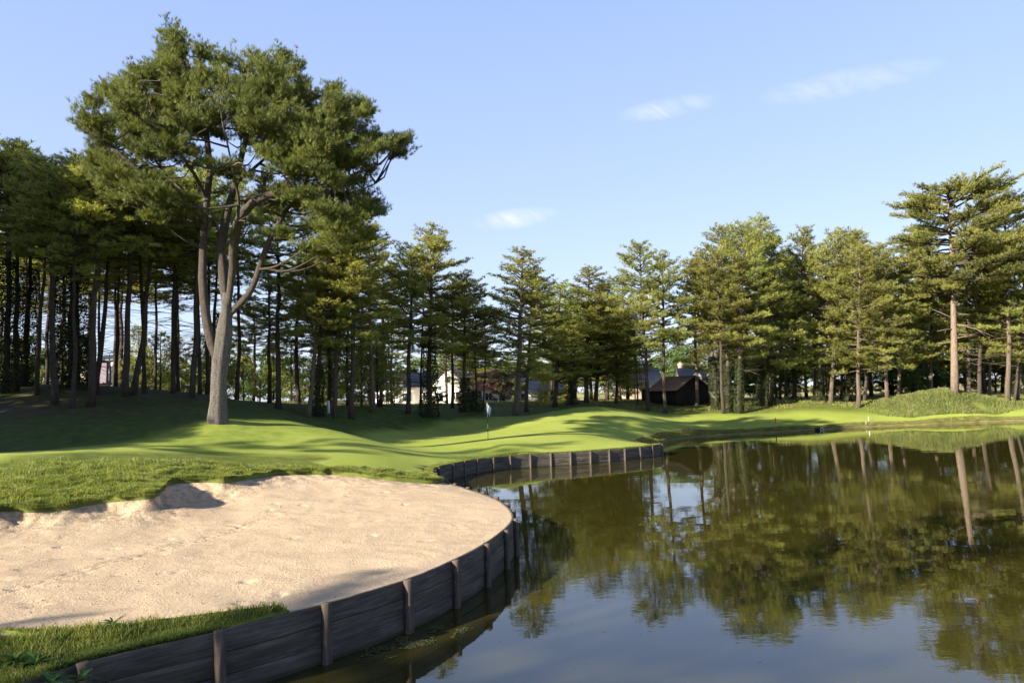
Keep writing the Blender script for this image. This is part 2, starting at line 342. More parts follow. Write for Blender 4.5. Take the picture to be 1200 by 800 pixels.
# TREES: base px, base py, distance, top px, top py, variant, crown radius (m), ivy (0..1), label
T = [
 (7, 460, 50, 6, 172, 'E', 3.0, .75, 'dark pine at the far left edge of the wood, lower trunk black with ivy'),
 (19, 458, 53, 24, 176, 'E', 2.6, 0, 'straight dark pine second from the left edge of the wood'),
 (29, 452, 56, 42, 196, 'E', 2.6, .8, 'ivy-wrapped pine leaning slightly right near the left edge of the wood'),
 (43, 462, 49, 58, 205, 'E', 2.0, 0, 'very thin dark pine leaning right between two ivy-covered trunks'),
 (64, 473, 45, 67, 190, 'E', 2.8, 0, 'bare-trunked dark pine with a patch of sun at its foot'),
 (84, 452, 52, 82, 192, 'E', 3.0, 1.0, 'broadest ivy column in the left wood, a pine trunk swallowed by black ivy'),
 (85, 478, 43, 92, 232, 'E', 1.8, 0, 'slim pine sapling trunk standing just in front of the black ivy column'),
 (106, 477, 44, 124, 188, 'E', 3.2, 0, 'dark pine with trunk leaning right, in front of the red-roofed house'),
 (112, 462, 52, 134, 205, 'E', 2.6, 0, 'dark pine close behind the right-leaning trunk near the lamp post'),
 (148, 464, 48, 154, 186, 'E', 3.0, 0, 'stout straight dark pine just right of the lamp post'),
 (156, 463, 49, 192, 200, 'E', 2.8, 0, 'strongly right-leaning pine sharing its foot with a straight pine'),
 (203, 460, 54, 206, 215, 'E', 2.4, 0, 'thin upright pine seen left of the big forked pine'),
 (225, 465, 50, 238, 200, 'E', 2.8, 0, 'dark pine just left of the big forked pine trunk'),
 (243, 462, 58, 246, 215, 'E', 2.2, 0, 'thin pine almost hidden behind the big forked trunk'),
 (277, 471, 60, 279, 220, 'E', 2.4, 0, 'slender pine just right of the big forked pine trunk'),
 (326, 479, 54, 330, 235, 'E', 2.9, 0, 'straight dark pine standing alone between the forked pine and the centre group'),
 (361, 490, 52, 378, 270, 'B', 2.3, 0, 'greyish leaning pine crossing in front of an ivy-dark pine'),
 (371, 487, 54, 374, 248, 'A', 2.7, .35, 'tall dark pine with the leaning grey pine at its foot'),
 (392, 490, 53, 400, 262, 'B', 2.6, 0, 'pine with a sunlit stripe on its trunk next to a white post'),
 (412, 490, 54, 418, 246, 'A', 3.0, 0, 'tall straight pine whose crown peaks beside the big forked pine'),
 (437, 482, 60, 440, 268, 'B', 3.0, 0, 'pine with pale lower trunk, right of the tall straight pair'),
 (478, 484, 62, 486, 290, 'B', 2.8, 0, 'thin-trunked pine left of the thick ivy-clad trunk at the centre'),
 (492, 480, 66, 496, 300, 'D', 2.2, 0, 'slim reddish-trunked pine squeezed between two larger pines'),
 (503, 488, 62, 503, 266, 'A', 3.3, .62, 'centre pine with the thickest ivy-clad trunk and highest local crown'),
 (530, 478, 70, 536, 325, 'B', 2.2, 0, 'smaller pine standing in front of the white gabled house'),
 (545, 482, 66, 543, 322, 'B', 2.5, .3, 'left pine of three close dark trunks beside the red-roofed villa'),
 (559, 482, 67, 556, 345, 'D', 2.2, .25, 'middle pine of three close dark trunks beside the red-roofed villa'),
 (566, 481, 68, 568, 360, 'D', 1.8, 0, 'right pine of three close dark trunks, directly behind the flagstick'),
 (604, 487, 67, 613, 291, 'C', 3.7, 0, 'pale-trunked pine with a full pointed crown just right of the flagstick'),
 (617, 482, 70, 624, 318, 'B', 2.6, 0, 'dark-trunked pine half behind the pale-trunked pine'),
 (650, 477, 78, 655, 330, 'C', 3.4, 0, 'bushy low-crowned pine left of the pointed crown in the middle group'),
 (670, 475, 79, 676, 338, 'C', 3.2, .3, 'pine in the middle group with two stems seeming to touch'),
 (687, 473, 80, 690, 314, 'C', 3.7, 0, 'pointed pine whose crown is tallest in the middle group before the gap'),
 (698, 471, 82, 706, 330, 'C', 3.3, 0, 'reddish-trunked pine at the right side of the middle group'),
 (722, 474, 82, 722, 372, 'C', 2.6, 0, 'small dark pine filling the gap left of the black shed'),
 (747, 476, 80, 742, 352, 'D', 2.0, 0, 'thin pine behind the left end of the black shed'),
 (759.5, 481, 76, 750, 286, 'A', 2.9, 0, 'tall dark-trunked pine in front of the left end of the black shed'),
 (780, 484, 75, 776, 300, 'B', 2.6, 0, 'pine with a sunlit trunk foot standing before the shed wall'),
 (817, 475, 80, 812, 304, 'B', 2.8, 0, 'pale-trunked pine beside the gable end of the black shed'),
 (840, 479, 77, 822, 292, 'B', 2.6, .45, 'dark ivy-touched pine leaning left, beside the white dormer house'),
 (848, 484, 74, 838, 300, 'B', 2.5, 0, 'bright bare-trunked pine leaning left, just right of the dark leaning one'),
 (853, 483, 76, 848, 264, 'A', 3.0, .35, 'ivy-footed pine between the leaning bright trunk and a green ivy trunk'),
 (865, 484, 75, 868, 262, 'A', 3.0, .4, 'pine with a bright green ivy trunk, left half of the tall double crown'),
 (870, 470, 84, 884, 272, 'B', 2.6, 0, 'dark pine trunk just behind the green ivy trunk'),
 (892, 476, 80, 892, 254, 'C', 3.4, .3, 'highest-crowned pine of the right wood before the dark ivy cone'),
 (903, 476, 79, 908, 270, 'C', 3.0, .4, 'pine with a broad ivy skirt left of two black trunks'),
 (914, 470, 86, 917, 296, 'B', 2.4, 0, 'slanting black trunk left of the dark ivy cone'),
 (921, 470, 85, 926, 300, 'B', 2.4, 0, 'upright black trunk touching the dark ivy cone'),
 (930, 470, 84, 941, 268, 'A', 2.5, .5, 'pine whose trunk is a black ivy cone narrowing upward'),
 (954, 470, 82, 952, 292, 'B', 2.3, 0, 'left pine of the sunlit trunk cluster right of the ivy cone'),
 (959, 470, 80, 964, 285, 'C', 2.6, .2, 'second pine of the sunlit trunk cluster right of the ivy cone'),
 (974, 472, 79, 984, 270, 'A', 3.1, 0, 'thick-trunked pine ending the sunlit trunk cluster'),
 (986, 470, 84, 996, 280, 'B', 2.4, 0, 'dark pine between the sunlit cluster and the twin trunks'),
 (993, 471, 82, 1004, 268, 'A', 2.8, .3, 'pine with a pale stem behind the twin trunks'),
 (1006, 477, 76, 1010, 282, 'C', 2.9, 0, 'front pine of the twin trunks left of the grassy hump'),
 (1013, 472, 80, 1022, 290, 'B', 2.5, 0, 'rear pine of the twin trunks left of the grassy hump'),
 (1040, 468, 77, 1030, 288, 'C', 2.8, 0, 'crooked pale pine rising from the left slope of the grassy hump'),
 (1053, 466, 80, 1050, 300, 'C', 2.6, 0, 'thin pale pine behind the grassy hump, right of the crooked one'),
 (1080, 464, 84, 1078, 280, 'A', 2.8, 0, 'dark pine behind the grassy hump, left of the tallest pine'),
 (1092, 464, 82, 1094, 300, 'C', 2.6, 0, 'low leafy pine filling the space left of the tallest bare trunk'),
 (1136, 466, 82, 1134, 290, 'A', 3.0, 0, 'shaded pine immediately right of the tallest bare trunk'),
 (1148, 468, 80, 1152, 268, 'C', 3.0, 0, 'pine with crown joining the right side of the tallest pine'),
 (1160, 468, 80, 1168, 310, 'B', 2.4, 0, 'thin pine between the tallest pine and the right edge trunks'),
 (1181, 469, 76, 1176, 240, 'A', 3.4, 0, 'dark-trunked pine near the right edge with a high shaded crown'),
 (1191, 470, 78, 1204, 262, 'C', 3.2, 0, 'rightmost pine, half cut by the edge of the picture'),
]
HERO_D = 36.0
HERO_BASE = P(255, 493, HERO_D)
TALL_BASE = P(1119, 459.5, 75)

ctl = []
for (bx, by, d, *_r) in T: ctl.append(P(bx, by, d))
ctl.append(HERO_BASE); ctl.append(TALL_BASE)
for q in ((0, 538, 24), (0, 560, 22), (60, 560, 21.8), (60, 537, 24.5), (130, 538, 25.5), (150, 560, 22.5), (130, 575, 20.7), (200, 542, 26), (300, 545, 28), (450, 552, 27.5), (380, 549, 27.6), (500, 553, 28.5),
          (250, 515, 33), (200, 508, 34), (150, 522, 30), (300, 535, 30.5), (300, 500, 36.5), (350, 508, 36), (400, 505, 39), (410, 512, 40),
          (350, 494, 42), (330, 520, 34), (450, 520, 43.7), (450, 540, 32.4), (560, 515, 46), (560, 500, 60), (450, 500, 55), (620, 512, 46), (700, 515, 45), (620, 495, 58), (700, 500, 54), (600, 525, 39.5),
          (450, 487, 60), (560, 489, 63), (640, 484, 66), (700, 476, 70), (740, 482, 68), (750, 497, 59), (800, 500, 62), (870, 490, 70), (870, 500, 65), (950, 482, 73), (950, 494, 69), (1040, 484, 73.5), (1020, 492, 70), (1150, 478, 74), (1180, 484, 72.5),
          (1040, 472, 76), (1060, 468, 76), (1080, 463, 75.5), (1100, 461, 75), (1119, 460, 75), (1140, 463, 75.5), (1170, 469, 76), (1190, 472, 76), (1100, 463, 79), (1150, 468, 80), (820, 485, 74), (780, 492, 68),
          (0, 530, 30), (0, 515, 34), (0, 500, 38), (0, 478, 46), (100, 500, 37), (60, 522, 32), (100, 480, 44), (180, 478, 44), (220, 480, 43), (200, 495, 38), (130, 510, 34), (330, 482, 50), (290, 484, 47), (480, 478, 75), (560, 474, 85), (620, 472, 88), (700, 468, 92)):
    ctl.append(P(*q))
for q in ((0, 110, 2.4), (60, 110, 2.4), (-60, 110, 3.6), (0, 150, 2.2), (90, 150, 2.2), (-100, 150, 3.5), (100, 80, 2.2), (-60, 60, 4.6), (-80, 20, 4.0), (-40, 20, 3.0), (-40, 8, 2.6), (-28, 22, 2.7), (-50, -20, 3), (0, -12, 2.4), (0, 0, 2.3), (-14, 3, 1.6), (-22, 8, 1.9), (-9, 3, 1.25), (50, -15, 1.8), (95, 20, 1.8), (95, 55, 1.9), (0, -60, 3), (85, 72, 1.4), (60, 72, 1.2)):
    ctl.append(np.array(q, float))
for l, st, dz in ((wall_line, 5, 0.0), (bank_line, 8, .05)):
    for p in l[::st]: ctl.append(p+np.array([0, 0, dz]))
for p in lip_line[::7]: ctl.append(p+np.array([0, 0, .12]))
for p in near_line[4::8]: ctl.append(p+np.array([0, 0, .04]))
for q in ((0, 790, 8.0), (60, 790, 8.2), (0, 765, 8.9), (140, 755, 9.3)):
    pass
_tps = tps_fit(ctl, 2e-3)

def seg_dist(X, Y, line):
    """distance to a polyline and z of the nearest point on it"""
    A = line[:-1]; B = line[1:]; D = B[:, :2]-A[:, :2]; L2 = (D**2).sum(1)+1e-12
    n = len(X); bd = np.full(n, 1e9); bz = np.zeros(n)
    for i in range(0, n, 4000):
        x = X[i:i+4000, None]; y = Y[i:i+4000, None]
        t = np.clip(((x-A[None, :, 0])*D[None, :, 0]+(y-A[None, :, 1])*D[None, :, 1])/L2, 0, 1)
        d2 = (x-A[None, :, 0]-t*D[None, :, 0])**2+(y-A[None, :, 1]-t*D[None, :, 1])**2
        j = d2.argmin(1); r = np.arange(len(j)); bd[i:i+4000] = np.sqrt(d2[r, j]); bz[i:i+4000] = A[j, 2]+t[r, j]*(B[j, 2]-A[j, 2])
    return bd, bz
def inside(X, Y, poly):
    c = np.zeros(len(X), bool); n = len(poly)
    for i in range(n):
        x1, y1 = poly[i][:2]; x2, y2 = poly[(i+1) % n][:2]
        if y1 == y2: continue
        m = ((y1 > Y) != (y2 > Y)) & (X < (x2-x1)*(Y-y1)/(y2-y1)+x1); c ^= m
    return c
def smooth(t): t = np.clip(t, 0, 1); return t*t*(3-2*t)
def vnoise(x, y, s, seed=0):
    """cheap smooth value noise"""
    x = np.asarray(x, float)/s+seed*17.3; y = np.asarray(y, float)/s-seed*9.1
    xi = np.floor(x); yi = np.floor(y); fx = smooth(x-xi); fy = smooth(y-yi)
    def h(a, b): v = np.sin(a*127.1+b*311.7)*43758.5453; return v-np.floor(v)
    return (h(xi, yi)*(1-fx)+h(xi+1, yi)*fx)*(1-fy)+(h(xi, yi+1)*(1-fx)+h(xi+1, yi+1)*fx)*fy
EDGES = [(wall_line, .0, .9), (bank_line, .0, .8), (lip_line, .13, .7), (near_line, .04, .5)]
def gh(x, y):
    x = np.atleast_1d(np.asarray(x, float)); y = np.atleast_1d(np.asarray(y, float))
    h = _tps(x, y); r = np.hypot(x, y)
    k = smooth((r-130)/60); h = h*(1-k)+2.6*k
    rough = (vnoise(x, y, 1.3, 1)-.5)*.06+(vnoise(x, y, .45, 2)-.5)*.04
    h = h+rough*np.where(y > 34, .6, 1.0)*np.where((x > -12) & (y > 27), .15, 1)
    for line, dz, w in EDGES:
        d, z = seg_dist(x, y, line); k = 1-smooth(d/w); h = h*(1-k)+(z+dz)*k
    return np.maximum(h, .10)
def g1(x, y): return float(gh(x, y)[0])
# sand relief
sctl = [p+0 for p in lip_line[::4]] + [p+0 for p in near_line[::5]] + [p-np.array([0, 0, .02]) for p in wall_line[J1:J2+1:3]]
for q in ((0, 622, 1.05), (60, 618, 1.04), (120, 612, 1.03), (180, 606, 1.02), (240, 594, 1.01), (300, 585, 1.03), (350, 578, 1.04), (400, 575, 1.02), (450, 576, .98), (-60, 640, 1.0),
          (0, 660, .93), (100, 660, .90), (200, 650, .88), (300, 640, .86), (400, 630, .85), (500, 610, .85), (300, 680, .86), (150, 700, .90), (0, 700, .95), (400, 660, .85), (540, 600, .85), (480, 590, .9), (20, 612, 1.13), (60, 611, 1.12), (100, 606, 1.12), (130, 602, 1.12), (155, 600, 1.11), (180, 597, 1.11), (205, 589, 1.10), (235, 581, 1.12), (265, 578, 1.14)):
    sctl.append(Pz(*q))
_stps = tps_fit(sctl, 5e-4)
def sh(x, y):
    x = np.atleast_1d(np.asarray(x, float)); y = np.atleast_1d(np.asarray(y, float)); h = _stps(x, y)
    h = h+(vnoise(x, y, .9, 3)-.5)*.05+(vnoise(x, y, .3, 4)-.5)*.025
    fr = np.random.default_rng(123)
    for i in range(130):
        if i < 60: t_ = i/60; cx, cy = -8.8+2.2*t_+.10*(-1)**i, 12.0+8.5*t_
        else: cx, cy = fr.uniform(-13, -1), fr.uniform(11, 24)
        an = fr.uniform(0, 3.1) if i >= 60 else 1.3+fr.normal(0, .2); dx, dy = x-cx, y-cy; uu = dx*math.cos(an)+dy*math.sin(an); w_ = -dx*math.sin(an)+dy*math.cos(an)
        q = (uu/.17)**2+(w_/.085)**2; h = h-.042*np.exp(-q*1.4)+.012*np.exp(-(q-2.2)**2)
    d, z = seg_dist(x, y, lip_line); face = np.exp(-((d-.5)/.55)**2)
    h = h+face*((vnoise(x, y, .32, 5)-.5)*.07+(vnoise(x, y, .13, 6)-.5)*.06)
    k = 1-smooth(d/.15); h = h*(1-k)+z*k
    for line, dz, w in ((wall_line, -.02, .35), (near_line, 0, .2)):
        d, z = seg_dist(x, y, line); k = 1-smooth(d/w); h = h*(1-k)+(z+dz)*k
    return h

def build_land():
    pts = []; edges = []
    def addline(l, closed=False, first=None, last=None):
        ids = []
        for p in l: ids.append(len(pts)); pts.append((float(p[0]), float(p[1])))
        for a, b in zip(ids[:-1], ids[1:]): edges.append((a, b))
        if closed: edges.append((ids[-1], ids[0]))
        return ids
    ip = addline(POND, True)
    il = [len(pts)+k for k in range(len(lip_line)-1)]
    for p in lip_line[:-1]: pts.append((float(p[0]), float(p[1])))
    for a, b in zip(il[:-1], il[1:]): edges.append((a, b))
    edges.append((il[-1], ip[J2]))
    inr = [len(pts)+k for k in range(len(near_line)-1)]
    for p in near_line[1:]: pts.append((float(p[0]), float(p[1])))
    edges.append((ip[J1], inr[0]))
    for a, b in zip(inr[:-1], inr[1:]): edges.append((a, b))
    edges.append((inr[-1], il[0]))
    rg = np.random.default_rng(3); r = 2.0; rings = []
    while r < 2600:
        da = 1.15 if r < 130 else 4; ang = np.arange(-52, 52, da) if r > 3 else np.arange(-180, 180, 15)
        rest = np.arange(54, 306, 6.0) if r > 3 else np.array([])
        a = np.radians(np.concatenate([ang, rest])+rg.random()*da)
        rings.append(np.stack([r*np.sin(a), r*np.cos(a)], 1)+rg.normal(0, .004*r, (len(a), 2)))
        r *= 1.022 if 12 < r < 90 else (1.05 if r < 200 else 1.25)
    Q = np.vstack(rings)
    # dense lip strip and sand
    gx, gy = np.meshgrid(np.arange(-17, .6, .085), np.arange(9.5, 27.5, .085)); g = np.stack([gx.ravel(), gy.ravel()], 1)+rg.normal(0, .02, (gx.size, 2))
    g = g[inside(g[:, 0], g[:, 1], BUNK)]
    g2x, g2y = np.meshgrid(np.arange(-20, 0, .3), np.arange(6, 30, .3)); g2 = np.stack([g2x.ravel(), g2y.ravel()], 1)+rg.normal(0, .05, (g2x.size, 2))
    g2 = g2[~inside(g2[:, 0], g2[:, 1], BUNK)]
    bl = bank_line[:near_idx((62, 66), bank_line)+6]; tb = np.gradient(bl[:, :2], axis=0); tb /= np.linalg.norm(tb, axis=1, keepdims=True)
    strips = [bl[:, :2]+np.stack([-tb[:, 1], tb[:, 0]], 1)*o_+rg.normal(0, .03, (len(bl), 2)) for o_ in (.22, .45, .75, 1.1, 1.5, 2.0, 2.7)]
    Q = np.vstack([Q, g, g2]+strips); Q = Q[~inside(Q[:, 0], Q[:, 1], POND)]
    keep = np.ones(len(Q), bool)
    for l, w in ((POND, .15), (lip_line, .05), (near_line, .05)):
        d, _ = seg_dist(Q[:, 0], Q[:, 1], l); keep &= d > w
    Q = Q[keep]
    verts = [Vector(p) for p in pts]+[Vector((float(a), float(b))) for a, b in Q]
    res = delaunay_2d_cdt(verts, edges, [], 0, 1e-5)
    V2 = np.array([(v.x, v.y) for v in res[0]]); F = np.array([tuple(f) for f in res[2]])
    c = V2[F].mean(1)
    pond = inside(c[:, 0], c[:, 1], POND); bk = inside(c[:, 0], c[:, 1], BUNK) & ~pond
    gF = F[~pond & ~bk]; sF = F[bk]
    def compact(F_):
        u, inv = np.unique(F_, return_inverse=True); return V2[u], inv.reshape(F_.shape)
    gV, gF = compact(gF); sV, sF = compact(sF)
    def skirt(V, Fc, line_polys, depth):
        # boundary edges of the mesh near the given lines
        e = np.vstack([Fc[:, [0, 1]], Fc[:, [1, 2]], Fc[:, [2, 0]]]); key = np.sort(e, 1)
        u, inv, cnt = np.unique(key, axis=0, return_inverse=True, return_counts=True); e = e[cnt[inv.ravel()] == 1]
        mid = (V[e[:, 0], :2]+V[e[:, 1], :2])/2; ok = np.zeros(len(e), bool)
        for l in line_polys:
            d, _ = seg_dist(mid[:, 0], mid[:, 1], l); ok |= d < .1
        e = e[ok]; n = len(V); low = V[e.ravel()].copy(); low[:, 2] -= depth
        F4 = np.stack([e[:, 1], e[:, 0], n+np.arange(len(e))*2, n+np.arange(len(e))*2+1], 1)
        return np.vstack([V, low]), F4
    gz = gh(gV[:, 0], gV[:, 1]); V = np.column_stack([gV, gz])
    V_, F4 = skirt(V, gF, [np.vstack([POND, POND[:1]]), lip_line, near_line], .45)
    x, y = V_[:, 0], V_[:, 1]
    isk = np.arange(len(V_)) >= len(V)
    # zones
    px = 600+FPX*x/np.maximum(y, 1)          # bearing only, to lay out mowing zones
    dl, _ = seg_dist(x, y, lip_line); dwl, _ = seg_dist(x, y, wall_line); dbk, _ = seg_dist(x, y, bank_line); dn, _ = seg_dist(x, y, near_line)
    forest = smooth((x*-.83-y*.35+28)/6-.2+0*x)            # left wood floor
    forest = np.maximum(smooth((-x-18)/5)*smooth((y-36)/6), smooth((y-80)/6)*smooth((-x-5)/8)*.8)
    rough = np.maximum.reduce([1-smooth((dl-5.5)/1.2)*1.0, 1-smooth((dbk-.15)/.35), 1-smooth((dn-1.5)/1.0), smooth((y-(72+.0*x))/3), smooth((8.5-y)/1)])
    rough = np.where((x > -8) & (y > 26.5), np.minimum(rough, np.maximum.reduce([1-smooth((dl-1.0)/.5), 1-smooth((dbk-.15)/.35), smooth((y-71)/3), 1-smooth((dwl-.25)/.2)])), rough)
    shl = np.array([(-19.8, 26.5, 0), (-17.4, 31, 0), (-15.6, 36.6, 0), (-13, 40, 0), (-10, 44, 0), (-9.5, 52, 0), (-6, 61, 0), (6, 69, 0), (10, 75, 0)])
    lx_ = np.interp(y, shl[:, 1], shl[:, 0], left=-40, right=10); shade_longg = smooth((lx_-x)/1.2+.5)*(y > 26)*smooth((y-26)/1.5)  # rough grass left of the tree-shadow edge, darkened to deepen that shade
    meadow = smooth((y-84)/5)*smooth((x+22)/8)
    mp_ = np.array([(-20, 28.8), (-16, 29.2), (-13, 31), (-10.5, 34.5), (-8.9, 38), (-8.6, 40.5), (-10.5, 42.5), (-16, 41), (-22, 36)])
    md, _ = seg_dist(x, y, np.column_stack([np.vstack([mp_, mp_[:1]]), np.zeros(10)])); mi = inside(x, y, mp_); mound = np.where(mi, smooth(md/.35), 0.0)
    me = mesh_np('ground', V_, [gF, F4], None, smooth=True)
    for nm, val in (('forest', forest), ('rough', rough), ('meadow', meadow), ('mound', mound), ('shade_longg', shade_longg), ('soil', np.where(isk, 1.0, 0.0)), ('edge', np.clip(1-dbk/.35, 0, 1))):
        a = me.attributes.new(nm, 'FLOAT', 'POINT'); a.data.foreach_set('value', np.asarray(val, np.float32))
    sz = sh(sV[:, 0], sV[:, 1]); sm = mesh_np('bunker_sand', np.column_stack([sV, sz]), sF, None, smooth=True)
    ld, _ = seg_dist(sV[:, 0], sV[:, 1], lip_line); lw = np.interp(sV[:, 0], [-12, -9, -5], [1.5, 1.1, .7]); a = sm.attributes.new('lip', 'FLOAT', 'POINT'); a.data.foreach_set('value', np.exp(-(ld/lw)**2).astype(np.float32))
    return me, sm
land_me, sand_me = build_land()

def mat_ground():
    M = Mat('mown_grass')
    tc = M.N.new('ShaderNodeTexCoord'); ob = tc.outputs['Object']
    n1 = M.noise(.35, 4, .5, vec=ob); n2 = M.noise(6, 5, .7, vec=ob); n3 = M.noise(45, 3, .7, vec=ob); nb = M.noise(1.7, 4, .6, vec=ob)
    green = M.ramp(M.math('ADD', M.math('MULTIPLY', n1, .75), M.math('MULTIPLY', n2, .25)), [(.3, (.24, .30, .045)), (.7, (.335, .385, .080))])
    rough = M.ramp(M.math('ADD', M.math('MULTIPLY', nb, .5), M.math('MULTIPLY', n3, .5)), [(.32, (.055, .085, .012)), (.5, (.125, .155, .026)), (.68, (.21, .225, .060))])
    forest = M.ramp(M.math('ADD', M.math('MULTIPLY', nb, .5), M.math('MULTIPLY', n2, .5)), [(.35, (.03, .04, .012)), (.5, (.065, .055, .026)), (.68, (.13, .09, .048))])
    meadow = M.ramp(nb, [(.3, (.30, .27, .10)), (.7, (.40, .34, .16))])
    soil = M.ramp(n2, [(.3, (.02, .015, .010)), (.7, (.085, .062, .038))])
    f = M.math('MULTIPLY', M.attr('rough'), 1.0, clamp=True)
    semi = M.ramp(M.math('ADD', M.math('MULTIPLY', nb, .5), M.math('MULTIPLY', n3, .5)), [(.32, (.13, .19, .025)), (.5, (.23, .285, .045)), (.68, (.32, .35, .085))])
    c = M.mix(M.attr('mound'), green, semi); c = M.mix(f, c, rough)
    shade_lg = M.ramp(M.math('ADD', M.math('MULTIPLY', nb, .55), M.math('MULTIPLY', n3, .45)), [(.34, (.028, .050, .008)), (.5, (.060, .092, .014)), (.66, (.12, .14, .030))])  # dull rough grass with the wood's shade worked into its colour
    c = M.mix(M.attr('shade_longg'), c, shade_lg)
    e = M.math('MULTIPLY', M.attr('edge'), M.math('MULTIPLY', nb, 1.2), clamp=True)
    c = M.mix(e, c, (.24, .20, .09))
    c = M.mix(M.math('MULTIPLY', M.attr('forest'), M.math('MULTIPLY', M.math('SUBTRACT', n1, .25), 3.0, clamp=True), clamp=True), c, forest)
    c = M.mix(M.attr('meadow'), c, meadow); c = M.mix(M.attr('soil'), c, soil)
    M.color(c); M.rough(.85); M.b.inputs['Specular IOR Level'].default_value = .15
    hb = M.math('ADD', M.math('MULTIPLY', n3, .5), M.math('MULTIPLY', n2, .6)); M.bump(hb, .5, .05)
    M.b.inputs['Sheen Weight'].default_value = 0
    return M.m
def mat_sand():
    M = Mat('bunker_sand')
    tc = M.N.new('ShaderNodeTexCoord'); ob = tc.outputs['Object']
    n1 = M.noise(.5, 4, .5, vec=ob); n2 = M.noise(9, 6, .7, vec=ob); n3 = M.noise(70, 3, .8, vec=ob)
    n4 = M.noise(26, 3, .6, vec=ob)
    c = M.ramp(M.math('ADD', M.math('MULTIPLY', n1, .4), M.math('MULTIPLY', n2, .6)), [(.3, (.44, .328, .212)), (.5, (.515, .393, .262)), (.7, (.56, .438, .30))])
    c = M.mix(M.math('MULTIPLY', M.math('SUBTRACT', .40, n4, clamp=True), 4.5, clamp=True), c, (.30, .22, .14))
    dirt = M.noise(3.2, 6, .75, vec=ob)
    dk = M.math('MULTIPLY', M.math('MULTIPLY', M.math('SUBTRACT', dirt, .44, clamp=True), 6.0, clamp=True), M.attr('lip'), clamp=True)
    c = M.mix(M.math('MULTIPLY', dk, .75), c, (.20, .155, .11))
    M.color(c); M.rough(.95); M.b.inputs['Specular IOR Level'].default_value = .1
    h = M.math('ADD', M.math('MULTIPLY', n3, .25), M.math('ADD', M.math('MULTIPLY', n2, .7), M.math('MULTIPLY', n4, .5))); h = M.math('ADD', h, M.math('MULTIPLY', M.math('MULTIPLY', dirt, M.attr('lip')), 2.0)); M.bump(h, .8, .045)
    return M.m
land_me.materials.append(mat_ground()); sand_me.materials.append(mat_sand())
ground = tag(obj('ground', land_me), kind='structure'); sand = tag(obj('bunker_sand', sand_me), kind='structure')

def mat_water():
    M = Mat('pond_water'); M.color((.034, .031, .006)); M.rough(.02); M.b.inputs['IOR'].default_value = 1.6; M.b.inputs['Specular IOR Level'].default_value = .5
    tc = M.N.new('ShaderNodeTexCoord'); ob = tc.outputs['Object']
    a = M.noise(.55, 3, .5, vec=ob, stretch=(1, 1.6, 1)); b = M.noise(3.0, 3, .55, vec=ob, stretch=(1, 1.8, 1)); pt = M.noise(.09, 3, .5, vec=ob)
    w = M.math('MULTIPLY', M.math('SUBTRACT', pt, .42, clamp=True), 5.0, clamp=True)
    h = M.math('ADD', M.math('MULTIPLY', a, .6), M.math('MULTIPLY', M.math('MULTIPLY', b, w), .30)); M.bump(h, .085, .06)
    return M.m
wm = mesh_np('pond_water', [(-24, -6, 0), (100, -6, 0), (100, 74, 0), (-24, 74, 0)], np.array([(0, 1, 2, 3)]), mat_water())
water = tag(obj('pond_water', wm), kind='structure')

# ------------------------------------------------------------------ timber retaining wall
def mat_plank():
    M = Mat('weathered_planks'); tc = M.N.new('ShaderNodeTexCoord'); uv = tc.outputs['UV']
    n = M.noise(1.0, 6, .65, vec=uv, stretch=(1.6, 26, 1)); s = M.noise(1.0, 4, .6, vec=uv, stretch=(.8, 2.2, 1)); k = M.noise(1.0, 2, .5, vec=uv, stretch=(.55, 4.3, 1))
    h = M.math('ADD', M.math('MULTIPLY', n, .55), M.math('MULTIPLY', s, .45))
    c = M.ramp(h, [(.34, (.024, .021, .018)), (.48, (.078, .066, .054)), (.66, (.165, .142, .115))])
    c = M.mix(M.math('MULTIPLY', M.math('SUBTRACT', k, .52, clamp=True), 3.5, clamp=True), c, (.045, .045, .028))
    sp = M.N.new('ShaderNodeSeparateXYZ'); M.L.new(tc.outputs['Object'], sp.inputs[0])
    wet = M.math('SUBTRACT', 1.0, M.math('MULTIPLY', sp.outputs['Z'], 9.0, clamp=True), clamp=True)
    c = M.mix(wet, c, (.03, .032, .02))
    M.color(c); M.bump(n, .6, .012); M.rough(.8); return M.m
def mat_post():
    M = Mat('wooden_posts'); n = M.noise(14, 6, .7, stretch=(1, 1, .12)); s = M.noise(2.5, 3)
    c = M.ramp(M.math('ADD', M.math('MULTIPLY', n, .6), M.math('MULTIPLY', s, .4)), [(.34, (.035, .027, .021)), (.5, (.095, .074, .058)), (.66, (.20, .16, .125))])
    M.color(c); M.bump(n, .6, .01); M.rough(.85); return M.m
def arc(line): return np.concatenate([[0], np.cumsum(np.linalg.norm(np.diff(line[:, :2], axis=0), axis=1))])
